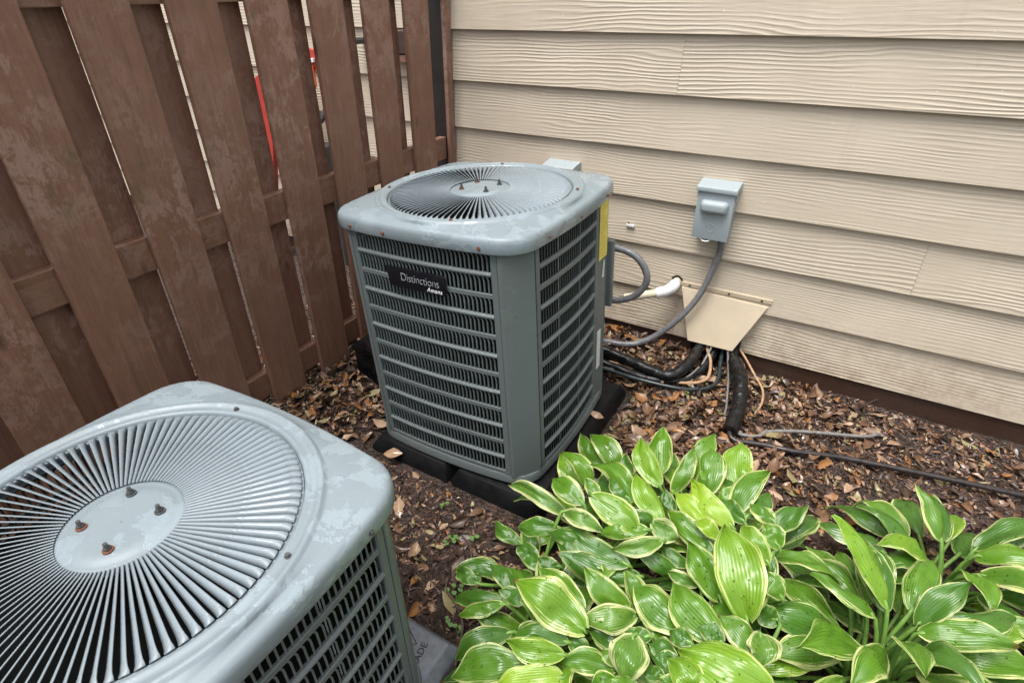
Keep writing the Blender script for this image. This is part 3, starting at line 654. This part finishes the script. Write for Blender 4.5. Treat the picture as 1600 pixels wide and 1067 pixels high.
line('control_cable', 'pale worn cable lying against the insulated pipe near unit', 'cable', [(-.46, 2.03, .045), (-.555, 2.045, .04), (-.622, 2.062, .045), (-.714, 2.06, .05), (-.80, 2.03, .055)], .0052, M['tan'])
line('control_cable', 'grey cable looping in from the right edge to foam sleeve', 'cable', [(.42, 2.20, -.04), (.36, 2.14, .02), (.3, 2.08, .032), (.1, 2.0, .03), (-.013, 1.935, .03), (-.04, 1.893, .028), (-.084, 1.875, .026), (-.125, 1.872, .026)], .007, M['grey_wire'])

# ------------------------------------------------------------------ hostas
PLANTS = [(-0.3, 1.05), (0.04, 1.16), (-0.14, 1.3), (-0.42, 1.16), (-0.33, 0.74), (0.03, 0.78), (-0.47, 0.88)]
LEAVES = [
(3, -0.457, 1.059, 0.179, -0.683, 1.106, 0.163, -0.19, -0.679, 0.709, 0.068, 'c'),
(3, -0.477, 1.381, 0.093, -0.601, 1.447, 0.147, 0.216, -0.345, 0.914, 0.085, ''),
(3, -0.407, 1.377, 0.09, -0.564, 1.455, 0.149, 0.091, -0.48, 0.873, 0.109, ''),
(3, -0.432, 1.164, 0.217, -0.546, 1.222, 0.27, 0.211, -0.394, 0.895, 0.075, ''),
(0, -0.413, 1.045, 0.276, -0.529, 1.095, 0.264, -0.205, -0.25, 0.946, 0.092, ''),
(0, -0.275, 1.1, 0.304, -0.44, 1.187, 0.312, -0.146, -0.363, 0.92, 0.084, ''),
(0, -0.364, 1.048, 0.305, -0.427, 1.085, 0.321, -0.064, -0.475, 0.878, 0.052, ''),
(2, -0.247, 1.23, 0.261, -0.362, 1.328, 0.313, -0.106, -0.559, 0.823, 0.092, 'b'),
(2, -0.258, 1.289, 0.257, -0.294, 1.425, 0.318, -0.111, -0.427, 0.897, 0.106, ''),
(3, -0.337, 1.285, 0.195, -0.394, 1.348, 0.222, -0.272, -0.575, 0.772, 0.05, 'd'),
(0, -0.195, 1.071, 0.308, -0.301, 1.158, 0.347, 0.062, -0.354, 0.933, 0.084, 'b'),
(2, -0.199, 1.208, 0.278, -0.189, 1.322, 0.365, -0.044, -0.603, 0.797, 0.068, ''),
(2, -0.177, 1.268, 0.28, -0.143, 1.409, 0.37, -0.078, -0.528, 0.845, 0.084, ''),
(2, -0.111, 1.232, 0.302, -0.154, 1.373, 0.354, -0.045, -0.359, 0.932, 0.11, ''),
(2, -0.044, 1.314, 0.287, -0.079, 1.44, 0.345, -0.056, -0.427, 0.903, 0.116, 'b'),
(2, -0.131, 1.227, 0.306, -0.136, 1.268, 0.34, 0.072, -0.624, 0.778, 0.054, ''),
(1, -0.032, 1.184, 0.299, 0.011, 1.34, 0.362, -0.085, -0.356, 0.931, 0.092, ''),
(1, -0.073, 1.196, 0.313, -0.023, 1.248, 0.348, -0.252, -0.367, 0.895, 0.054, ''),
(1, -0.03, 1.122, 0.325, -0.165, 1.203, 0.345, -0.153, -0.465, 0.872, 0.089, 'y'),
(1, -0.065, 1.093, 0.314, -0.198, 1.16, 0.315, -0.127, -0.267, 0.955, 0.072, 'y'),
(1, -0.048, 1.063, 0.328, -0.112, 1.086, 0.338, -0.049, -0.5, 0.865, 0.055, 'y'),
(5, 0.058, 0.917, 0.28, -0.036, 1.078, 0.372, -0.049, -0.518, 0.854, 0.152, 'b'),
(0, -0.363, 1.005, 0.358, -0.205, 0.991, 0.324, 0.148, -0.452, 0.88, 0.103, 'b'),
(6, -0.421, 0.962, 0.307, -0.303, 0.967, 0.308, 0.013, -0.51, 0.86, 0.064, 'c'),
(6, -0.453, 0.97, 0.22, -0.555, 0.929, 0.177, -0.106, -0.571, 0.814, 0.072, 'd'),
(6, -0.562, 0.954, 0.11, -0.677, 0.982, 0.097, -0.2, -0.397, 0.896, 0.061, 'd'),
(0, -0.319, 0.95, 0.267, -0.458, 0.925, 0.268, 0.112, -0.599, 0.793, 0.068, 'd'),
(0, -0.23, 0.919, 0.271, -0.406, 0.933, 0.279, -0.005, -0.56, 0.829, 0.091, 'd'),
(0, -0.212, 0.997, 0.326, -0.321, 0.945, 0.301, 0.046, -0.508, 0.86, 0.068, ''),
(0, -0.171, 0.994, 0.312, -0.271, 0.923, 0.288, 0.182, -0.529, 0.829, 0.063, 'c'),
(0, -0.122, 0.978, 0.25, -0.222, 0.976, 0.281, 0.283, -0.404, 0.87, 0.064, 'd'),
(0, -0.206, 1.047, 0.303, -0.135, 1.045, 0.289, 0.146, -0.571, 0.808, 0.081, 'c'),
(1, -0.055, 1.042, 0.29, -0.195, 1.111, 0.299, -0.206, -0.528, 0.824, 0.082, ''),
(5, -0.008, 0.951, 0.257, -0.121, 1.031, 0.305, -0.146, -0.65, 0.745, 0.099, ''),
(1, -0.1, 1.014, 0.242, -0.173, 1.021, 0.262, 0.192, -0.469, 0.862, 0.058, 'd'),
(4, -0.214, 0.874, 0.202, -0.399, 0.856, 0.266, 0.309, -0.617, 0.724, 0.105, 'd'),
(4, -0.194, 0.847, 0.211, -0.317, 0.857, 0.275, 0.332, -0.609, 0.72, 0.09, ''),
(4, -0.265, 0.736, 0.222, -0.455, 0.738, 0.265, 0.206, -0.32, 0.925, 0.137, 'b'),
(4, -0.29, 0.791, 0.213, -0.435, 0.813, 0.229, 0.047, -0.337, 0.94, 0.091, ''),
(4, -0.163, 0.85, 0.206, -0.224, 0.906, 0.273, 0.303, -0.576, 0.759, 0.07, ''),
(5, -0.063, 0.844, 0.235, -0.195, 0.897, 0.267, 0.069, -0.379, 0.923, 0.124, ''),
(5, 0.017, 0.845, 0.262, -0.122, 0.914, 0.279, -0.096, -0.404, 0.91, 0.123, ''),
(5, -0.063, 0.966, 0.246, -0.139, 0.971, 0.244, -0.062, -0.61, 0.79, 0.047, 'c'),
(5, 0.091, 0.838, 0.273, 0.004, 0.889, 0.285, 0.003, -0.216, 0.976, 0.081, ''),
(4, -0.173, 0.835, 0.209, -0.285, 0.752, 0.211, 0.164, -0.201, 0.966, 0.09, 'c'),
(4, -0.168, 0.765, 0.19, -0.262, 0.752, 0.201, 0.148, -0.276, 0.95, 0.095, 'd'),
(5, -0.147, 0.748, 0.265, -0.141, 0.667, 0.224, -0.047, -0.461, 0.886, 0.115, 'c'),
(4, -0.17, 0.698, 0.221, -0.204, 0.715, 0.224, -0.066, -0.29, 0.955, 0.044, 'c'),
(4, -0.171, 0.694, 0.204, -0.284, 0.648, 0.206, 0.178, -0.406, 0.896, 0.077, ''),
(5, 0.125, 0.765, 0.297, -0.052, 0.763, 0.311, 0.08, -0.383, 0.92, 0.156, 'b'),
(5, 0.012, 0.704, 0.292, -0.066, 0.726, 0.302, -0.037, -0.515, 0.857, 0.087, 'b'),
(5, -0.033, 0.733, 0.263, -0.098, 0.737, 0.255, -0.123, -0.233, 0.965, 0.061, 'd'),
(5, 0.094, 0.878, 0.288, 0.112, 0.821, 0.268, 0.004, -0.331, 0.944, 0.094, 'c'),
(4, -0.37, 0.611, 0.179, -0.51, 0.536, 0.137, -0.052, -0.412, 0.91, 0.114, ''),
(4, -0.424, 0.664, 0.175, -0.532, 0.576, 0.125, 0.051, -0.542, 0.839, 0.08, 'd'),
(4, -0.278, 0.652, 0.234, -0.4, 0.605, 0.229, 0.142, -0.47, 0.871, 0.077, 'b'),
(4, -0.262, 0.614, 0.219, -0.393, 0.535, 0.195, -0.012, -0.273, 0.962, 0.083, 'y'),
(4, -0.288, 0.699, 0.207, -0.413, 0.65, 0.197, 0.026, -0.249, 0.968, 0.064, 'd'),
(6, -0.49, 0.743, 0.152, -0.652, 0.732, 0.067, -0.407, -0.375, 0.833, 0.067, 'd'),
(4, -0.482, 0.724, 0.168, -0.579, 0.666, 0.142, -0.014, -0.387, 0.922, 0.058, ''),
(6, -0.494, 0.792, 0.137, -0.585, 0.826, 0.132, -0.066, -0.043, 0.997, 0.063, 'd'),
(4, -0.435, 0.744, 0.184, -0.504, 0.749, 0.183, -0.039, -0.306, 0.951, 0.059, 'd'),
(6, -0.599, 0.779, 0.107, -0.674, 0.786, 0.096, -0.171, -0.542, 0.823, 0.057, 'd'),
(6, -0.61, 0.78, 0.096, -0.606, 0.81, 0.107, 0.047, -0.347, 0.937, 0.038, 'd'),
(6, -0.455, 0.875, 0.155, -0.541, 0.915, 0.161, -0.206, -0.558, 0.803, 0.072, 'd'),
(6, -0.397, 0.877, 0.197, -0.459, 0.866, 0.2, 0.165, -0.671, 0.723, 0.051, 'd'),
(1, 0.069, 1.037, 0.343, -0.008, 1.102, 0.364, -0.132, -0.442, 0.887, 0.072, 'b'),
(1, 0.075, 1.069, 0.329, 0.057, 0.996, 0.272, -0.174, -0.577, 0.798, 0.078, 'd'),
(5, -0.001, 0.703, 0.278, -0.073, 0.689, 0.276, 0.055, -0.429, 0.902, 0.066, ''),
(4, -0.157, 0.668, 0.221, -0.202, 0.644, 0.204, -0.069, -0.476, 0.877, 0.043, ''),
(5, -0.069, 0.714, 0.245, -0.114, 0.708, 0.248, 0.081, -0.203, 0.976, 0.054, 'd'),
(5, -0.056, 0.757, 0.257, -0.117, 0.762, 0.255, -0.048, -0.247, 0.968, 0.068, 'd'),
(5, -0.037, 0.804, 0.262, -0.084, 0.813, 0.262, -0.07, -0.385, 0.92, 0.063, 'd'),
(1, 0.061, 1.166, 0.347, 0.002, 1.203, 0.351, -0.035, -0.182, 0.983, 0.067, ''),
(1, 0.003, 1.18, 0.318, 0.038, 1.275, 0.341, 0.099, -0.276, 0.956, 0.068, 'd'),
(1, 0.085, 1.105, 0.333, 0.04, 1.132, 0.36, 0.102, -0.614, 0.782, 0.073, ''),
(5, 0.121, 0.964, 0.247, 0.073, 0.969, 0.261, 0.102, -0.759, 0.643, 0.071, 'd'),
(1, 0.116, 0.997, 0.295, 0.067, 1.022, 0.323, 0.132, -0.633, 0.763, 0.071, ''),
(4, -0.375, 0.697, 0.207, -0.395, 0.66, 0.193, 0.049, -0.372, 0.927, 0.054, 'd'),
(4, -0.34, 0.735, 0.213, -0.381, 0.696, 0.204, 0.156, -0.361, 0.919, 0.061, 'd'),
(6, -0.324, 0.9, 0.249, -0.42, 0.903, 0.255, 0.033, -0.465, 0.885, 0.064, 'd'),
(0, -0.195, 0.917, 0.248, -0.276, 0.885, 0.25, 0.258, -0.615, 0.745, 0.063, 'd'),
(1, -0.036, 1.039, 0.291, -0.095, 1.071, 0.296, -0.176, -0.483, 0.858, 0.057, 'd'),
(1, -0.005, 1.154, 0.32, -0.072, 1.192, 0.331, -0.163, -0.545, 0.822, 0.067, 'd'),
(4, -0.232, 0.701, 0.191, -0.289, 0.713, 0.206, 0.164, -0.365, 0.917, 0.06, 'd'),
(4, -0.247, 0.614, 0.194, -0.329, 0.602, 0.206, 0.182, -0.359, 0.915, 0.066, ''),
(5, -0.102, 0.66, 0.239, -0.161, 0.641, 0.232, -0.02, -0.28, 0.96, 0.077, ''),
(5, 0.022, 0.837, 0.268, -0.03, 0.847, 0.268, -0.061, -0.288, 0.956, 0.067, 'd'),
(5, -0.123, 0.784, 0.242, -0.17, 0.753, 0.227, -0.135, -0.262, 0.956, 0.06, 'd'),
(2, -0.18, 1.154, 0.258, -0.226, 1.196, 0.285, -0.072, -0.59, 0.804, 0.061, 'd'),
(0, -0.295, 1.096, 0.301, -0.366, 1.123, 0.318, 0.1, -0.328, 0.939, 0.059, 'd'),
(0, -0.205, 1.061, 0.298, -0.292, 1.029, 0.319, 0.341, -0.346, 0.874, 0.064, 'd'),
]

LV = {'': 0, 'b': 1, 'y': 2, 'd': 3, 'c': 4}
def leaf_obj(parent, B, T, nrm, W, var, ground, petiole=True, rs=None):
    rs = rs or rnd
    B, T, nrm = Vector(B), Vector(T), Vector(nrm).normalized()
    d = T - B; Ln = d.length; d.normalize(); nrm = (nrm - d * nrm.dot(d)).normalized(); s = d.cross(nrm).normalized()
    curl = rs.uniform(.06, .2) if var != 'c' else rs.uniform(.18, .32)
    fold = rs.choice((rs.uniform(-.1, .2), rs.uniform(.2, .6))) if var != 'c' else rs.uniform(.4, .8)
    droop = rs.uniform(.1, .8); ph = rs.uniform(0, 6.28); fr = rs.uniform(6, 12); rip = rs.uniform(.04, .15) if var != 'c' else .17
    tw = rs.uniform(-.7, .7); bend = rs.uniform(-.09, .09); asy = rs.uniform(-.35, .35); tip = rs.uniform(-.10, .10)
    nu, nv = 18, 12; V = []; F = []; UV = []
    for i in range(nu + 1):
        u = i / nu
        wu = (u + .012) ** .62 * (1 - u) ** .80 / .508
        wu *= 1 - .38 * sm(.72, 1, u)
        hw_ = W / 2 * min(wu, 1.03)
        if i == nu: hw_ = .0006
        mid = B + d * (Ln * u) + nrm * (Ln * curl * (4 * u * (1 - u)) - Ln * droop * .35 * sm(.55, 1, u) ** 1.5 * (u - .55)) + s * (Ln * (bend * math.sin(u * 3.1) + tip * sm(.6, 1, u)))
        back = -.10 * W * sm(.22, 0, u)      # heart shaped shoulders
        for j in range(nv + 1):
            v = -1 + 2 * j / nv
            a = tw * (u - .5); ss = s * math.cos(a) + nrm * math.sin(a)
            lift = fold * hw_ * abs(v) ** 1.3 * (1 + asy * v) - hw_ * (.5 + asy * v) * v * v * (1 - .6 * fold)
            lift += rip * W * abs(v) ** 2 * math.sin(fr * u + ph + (1.6 if v > 0 else 0)) * .6
            q_ = Vector((u * 2.3 + ph * 7, v * 1.1 + ph * 3, ph)); lift += W * .16 * mn.noise(q_) * min(1, 4 * u) + W * .05 * mn.noise(q_ * 2.7)
            V.append(mid + ss * (hw_ * v * (1 + .07 * mn.noise(Vector((u * 5, v + 9, ph * 5))))) + nrm * lift + d * (back * abs(v) ** 1.5)); UV.append((u, v))
    for i in range(nu):
        for j in range(nv):
            a = i * (nv + 1) + j; F.append((a, a + 1, a + nv + 2, a + nv + 1))
    mi = [0] * len(F)
    if petiole:
        mb = MB(); B0 = V[nv // 2] + nrm * 0; G = Vector(ground)
        m1 = B0 - d * min(.07, .4 * (B0 - G).length) - Vector((0, 0, .015)); m1.z = max(m1.z, .03)
        q1 = B0.lerp(G, .3) - d * .012; q2 = B0.lerp(G, .65); q1.z = min(q1.z, B0.z - .012)
        mb.tube([B0 + d * .012 - nrm * .002, B0 - d * .012 - nrm * .006, q1, q2, G], lambda u: .0045 + .002 * u, 6, .03)
        o = len(V); V += [Vector(v) for v in mb.v]; F += [tuple(i + o for i in f) for f in mb.f]; UV += [(0, 0)] * len(mb.v); mi += [1] * len(mb.f)
    me = bpy.data.meshes.new('leaf'); me.from_pydata(V, [], F); me.materials.append(M['leaf'][LV[var]]); me.materials.append(M['petiole'])
    me.polygons.foreach_set('material_index', mi); me.polygons.foreach_set('use_smooth', [True] * len(F))
    ul = me.uv_layers.new(name='leaf'); li = [0] * len(me.loops); me.loops.foreach_get('vertex_index', li)
    ul.data.foreach_set('uv', [c for k in li for c in UV[k]])
    return link('leaf', me, parent)
names = ['hosta clump in the middle of the bed with overlapping cream edged leaves', 'tall hosta clump at right with the largest upright yellow green leaf',
         'hosta clump at the back with upright leaves below the foam sleeve', 'hosta clump with leaves reaching over the black pad corner',
         'hosta clump at the bottom beside the grey pad corner', 'hosta clump at the bottom right with big bright broad leaf',
         'small straggling hosta with dull leaves on the wet mulch between units']
HP = []
def hosta(x, y, label):
    t = tag(empty('hosta_plant', (x, y, gz(x, y))), label, 'hosta', 'variegated hostas in the mulch bed'); HP.append(t); return t
rh = random.Random(4)
for (x, y), nm in zip(PLANTS, names): hosta(x, y, nm)
def place(k, B, T, n, W, var, rs):
    p = HP[k]; o = p.location
    a = rs.uniform(0, 6.28); G = Vector((.035 * math.cos(a), .035 * math.sin(a), -.005))
    leaf_obj(p, Vector(B) - o, Vector(T) - o, n, W, var, G, True, rs)
for (k, bx, by, bz, tx, ty, tz, nx, ny, nz_, W, var) in LEAVES: place(k, (bx, by, bz), (tx, ty, tz), (nx, ny, nz_), W, var, rh)
def filler(k, cnt, r0, r1, h0, h1, rs, size=1):
    o = HP[k].location
    for i in range(cnt):
        a = 2.4 * i + rs.uniform(-.4, .4); q = (i + .5) / cnt; rb = r0 + (r1 - r0) * q; hb = h1 + (h0 - h1) * q + rs.uniform(-.02, .02)
        u = Vector((math.cos(a), math.sin(a), 0)); B = o + u * rb + Vector((0, 0, hb)); el_ = R(30 - 60 * q + rs.uniform(-14, 14)); Ln = rs.uniform(.13, .19) * size
        T = B + (u * math.cos(el_) + Vector((0, 0, math.sin(el_)))) * Ln
        T.z = max(T.z, .02); n = Vector((-u.x * math.sin(el_) * .8, -u.y * math.sin(el_) * .8, math.cos(el_))) + Vector((rs.uniform(-.25, .25), rs.uniform(-.25, .25), 0))
        place(k, B, T, n, Ln * rs.uniform(.5, .62), rs.choice(['', 'd', 'd', 'b', '']), rs)
for k, (cnt, r1, h1) in enumerate(((16, .17, .20), (26, .24, .24), (18, .18, .19), (9, .12, .12), (14, .16, .12), (14, .22, .17), (6, .10, .06))): filler(k, cnt, .05, r1, .05, h1, rh)
for (x, y, nm, cnt, r1, h1) in ((.36, 1.06, 'dense hosta clump right of the one with the tallest leaf', 52, .24, .30), (.50, 1.42, 'hosta clump at the far right near the pipe on mulch', 28, .2, .24),
                      (.36, .66, 'hosta clump at the lower right edge of the bed', 30, .22, .24), (.84, 1.2, 'outermost hosta clump at the right end of the bed', 30, .22, .26), (.72, .84, 'hosta clump in the right corner of the bed', 30, .22, .25)):
    hosta(x, y, nm); filler(len(HP) - 1, cnt, .04, r1, .06, h1, rh, 1.08)

# ------------------------------------------------------------------ leaf litter, bark chips, twigs, weeds
def blocked(x, y):
    for a, b, c, d in ((-1.345, -.56, 1.10, 1.97), (-1.31, -.545, -.24, .67)):
        if a < x < b and c < y < d: return True
    return x > -1.66 and x < -1.43 and 1.40 < y < 1.84
def dens(x, y):
    d = .30
    d = max(d, sm(-1.25, -1.5, x) * sm(.5, .9, y), sm(1.85, 2.0, y) * .95, sm(-.62, -.5, x) * sm(1.35, 1.6, y) * .9)
    if x > -.55 and y < 1.4: d = min(d, .25)
    if -1.2 < x < -.45 and .66 < y < 1.15: d = min(d, .22 + .25 * sm(-.8, -1.15, x) + .15 * (nz(x * 6, y * 6, 9) > .1))
    if x < -1.8: d = .25
    if x > .1: d *= 1 - .5 * sm(.1, .35, x)
    return d
def dead_leaf(L_, W_, rs, kc=.75):
    V = []; nu, nv = 5, 4; c1 = rs.uniform(-.9, 1.5); c2 = rs.uniform(-1.1, 1.9); tw = rs.uniform(-1.3, 1.3); kb = rs.uniform(-.25, .25); c1 *= kc; c2 *= kc; tw *= kc
    for i in range(nu + 1):
        u = i / nu; wu = max(.04, math.sin(math.pi * min(1, u * .96 + .03)) ** .8 * (.75 + .5 * u)) * rs.uniform(.72, 1.15); x = (u - .5) * L_
        for j in range(nv + 1):
            v = -1 + 2 * j / nv; y = v * wu * W_ / 2 + kb * L_ * (u - .5) ** 2 * 2; z = c1 * L_ * (u - .5) ** 2 + c2 * W_ * .5 * (v * wu) ** 2 + tw * y * (u - .5) + rs.uniform(-.0016, .0016)
            V.append((x, y, z))
    F = [(i * (nv + 1) + j, i * (nv + 1) + j + 1, (i + 1) * (nv + 1) + j + 1, (i + 1) * (nv + 1) + j) for i in range(nu) for j in range(nv)]
    return V, F
rl = random.Random(8)
def spot():
    while True:
        x = rl.uniform(-2.4, 1.5); y = rl.uniform(.1, 2.34)
        if blocked(x, y): continue
        if rl.random() < dens(x, y): return x, y
# the mass of litter
ls = MB()
for i in range(13000):
    x, y = spot(); L_ = rl.choice((rl.uniform(.008, .022), rl.uniform(.015, .035), rl.uniform(.025, .062))); V, F = dead_leaf(L_, L_ * rl.uniform(.35, .6), rl)
    mt = Matrix.Rotation(rl.uniform(0, 6.28), 3, 'Z') @ Matrix.Rotation(R(rl.gauss(0, 28)), 3, 'X') @ Matrix.Rotation(R(rl.gauss(0, 24)), 3, 'Y')
    o = Vector((x, y, gz(x, y) + rl.uniform(.002, .022) * (.3 + 1.2 * dens(x, y) ** 2)))
    ls.add([mt @ Vector(v) + o for v in V], F, rl.choice((0, 0, 1, 1, 1, 1, 2, 2, 2, 2, 3, 4)))
tag(ls.build('leaf_litter', M['dead'], smooth='all'), 'brown and tan dead leaf litter covering the mulch bed', 'leaf litter', kind='stuff')
ch = MB()
for i in range(34000):
    while True:
        x = rl.uniform(-2.1, 1.3); y = rl.uniform(.25, 2.34)
        if not blocked(x, y): break
    L_ = rl.uniform(.005, .026); W_ = L_ * rl.uniform(.2, .5); T_ = W_ * .5
    mt = Matrix.Rotation(rl.uniform(0, 6.28), 3, 'Z') @ Matrix.Rotation(R(rl.gauss(0, 25)), 3, 'Y')
    o = Vector((x, y, gz(x, y) + .002))
    vs = [mt @ Vector(v) + o for v in ((-L_ / 2, -W_ / 2, 0), (L_ / 2, -W_ / 3, 0), (L_ / 2, W_ / 2, 0), (-L_ / 2, W_ / 3, 0), (-L_ / 3, 0, T_), (L_ / 3, 0, T_))]
    ch.add(vs, [(0, 1, 5, 4), (1, 2, 5), (2, 3, 4, 5), (3, 0, 4)], rl.choice((0, 0, 1, 1, 1, 2)))
tag(ch.build('bark_mulch', M['chip']), 'shredded dark bark mulch between the leaves', 'mulch', kind='stuff')
# single larger leaves
VARI = []
for mi in range(5):
    for q in range(4):
        V, F = dead_leaf(.075, rl.uniform(.030, .044), rl, .5); b = MB(); b.add(V, F); o = b.build('fallen_leaf', M['dead'][mi], None, smooth='all'); VARI.append((mi, o.data)); bpy.data.objects.remove(o)
CN = ['pale tan', 'brown', 'dark brown', 'orange brown', 'olive tan']
MARKS = [((-1.70, .85), 'at the fence foot near the lower unit'), ((-1.70, 1.2), 'at the fence foot beside the tall unit'), ((-1.55, 1.38), 'in front of the black box'), ((-1.42, 1.1), 'by the left end of the black pad'),
         ((-1.45, .85), 'in the pile behind the lower unit'), ((-1.1, 1.05), 'in front of the left pad slab'), ((-.75, 1.05), 'in front of the right pad slab'), ((-.95, .85), 'in the middle of the wet gap between units'),
         ((-.65, .78), 'on wet mulch near the grey pad'), ((-.5, 1.5), 'beside the right edge of the black pad'), ((-.48, 1.85), 'right of the pad below the insulated pipe'), ((-.75, 2.22), 'under the low hanging conduit'),
         ((-.95, 2.28), 'along the skirt board behind the tall unit'), ((-.5, 2.2), 'between conduit and insulated pipe'), ((-.3, 1.95), 'below the teal pipe'), ((-.22, 1.65), 'behind the hosta tips below foam sleeve'),
         ((0, 1.98), 'right of the foam sleeve near tan cable'), ((.0, 1.66), 'between thin dark pipe and hostas'), ((.1, 2.25), 'along the skirt board right of hood'), ((.28, 1.95), 'at the far right by the looping grey cable'), ((.2, 1.78), 'beyond the thin dark pipe at right'), ((.16, 1.55), 'on the open mulch right of hosta tips'), ((.3, 1.62), 'at the far right between two hosta clumps'), ((-1.5, 2.1), 'in the corner of fence and wall')]
def zone(x, y): return min(MARKS, key=lambda q: (q[0][0] - x) ** 2 + (q[0][1] - y) ** 2)[1]
cnt = 0
def fallen(x, y, mi=None, sc=None, z=None, rz=None):
    c = [v for v in VARI if mi is None or v[0] == mi]; m_, me = rl.choice(c)
    o = link('fallen_leaf', me); o.location = (x, y, (gz(x, y) + rl.uniform(.012, .02) + .012 * dens(x, y) ** 2) if z is None else z)
    o.rotation_euler = (R(rl.gauss(0, 24)), R(rl.gauss(0, 20)), rl.uniform(0, 6.28) if rz is None else rz); s_ = sc or rl.uniform(.65, 1.15); o.scale = (s_, s_, s_)
    zn = zone(x, y)
    sz = 'small' if s_ < .82 else 'medium' if s_ < 1 else 'large'
    tag(o, '%s %s dead leaf %s' % (sz, CN[m_], zn), 'dead leaf', '%s %s dead leaves %s' % (sz, CN[m_], zn)); return o
while cnt < 270:
    x, y = spot()
    if not (-1.75 < x < .35 and .62 < y < 2.33): continue
    if x > -.5 and y < 1.35: continue
    fallen(x, y, rl.choice((0, 0, 1, 1, 1, 1, 2, 3, 4))); cnt += 1
o = fallen(-.615, 1.66, 0, .8, .066); o['label'] = 'single tan dead leaf resting on the black pad right of unit'; del o['group']
o = fallen(-1.70, 1.12, 4, 1.35, .10); o['label'] = 'large olive tan dead leaf standing against the fence foot'; del o['group']
o = fallen(-1.20, 1.11, 0, 1.0, .035, .4); o['label'] = 'broad pale tan dead leaf at the front edge of black pad'; del o['group']
tw = MB()
for i in range(120):
    x, y = spot(); a = rl.uniform(0, 6.28); L_ = rl.uniform(.05, .16); z = gz(x, y) + .014; k = rl.uniform(-.02, .02)
    tw.tube([(x, y, z), (x + L_ / 2 * math.cos(a) - k * math.sin(a), y + L_ / 2 * math.sin(a) + k * math.cos(a), z + .008), (x + L_ * math.cos(a), y + L_ * math.sin(a), z)], rl.uniform(.001, .0024), 5, .03)
tag(tw.build('fallen_twigs', M['twig'], smooth='all'), 'thin fallen twigs and stems scattered through the litter', 'twigs', kind='stuff')
line('root', 'thin dark root snaking over the wet mulch by grey pad', 'root', [(-.72, .80, .016), (-.70, .765, .02), (-.655, .745, .02), (-.60, .705, .018), (-.575, .66, .02), (-.55, .6, .016)], .0035, M['twig'])
we = MB()
for (cx_, cy_) in ((-.78, .92), (-.80, .90), (-.73, .95), (-.66, .80), (-.70, .84), (-.63, .69), (-.60, .68), (-.24, 2.0), (-.36, 2.02), (-.68, .77), (-.9, 1.02)):
    for q in range(4):
        a = rl.uniform(0, 6.28); r_ = rl.uniform(.004, .018); x, y = cx_ + r_ * math.cos(a), cy_ + r_ * math.sin(a); z = gz(x, y) + rl.uniform(.015, .03); s_ = rl.uniform(.004, .009)
        we.add([(x + s_ * math.cos(b_) , y + s_ * .8 * math.sin(b_), z + .002 * math.sin(2 * b_)) for b_ in [2 * math.pi * k / 8 for k in range(8)]], [tuple(range(8))])
        we.tube([(cx_, cy_, gz(cx_, cy_)), ((cx_ + x) / 2, (cy_ + y) / 2, z - .006), (x, y, z)], .0008, 4, .02)
tag(we.build('weed_seedlings', M['weed'], smooth='all'), 'tiny green weed seedlings sprouting in the wet mulch', 'seedlings', kind='stuff')
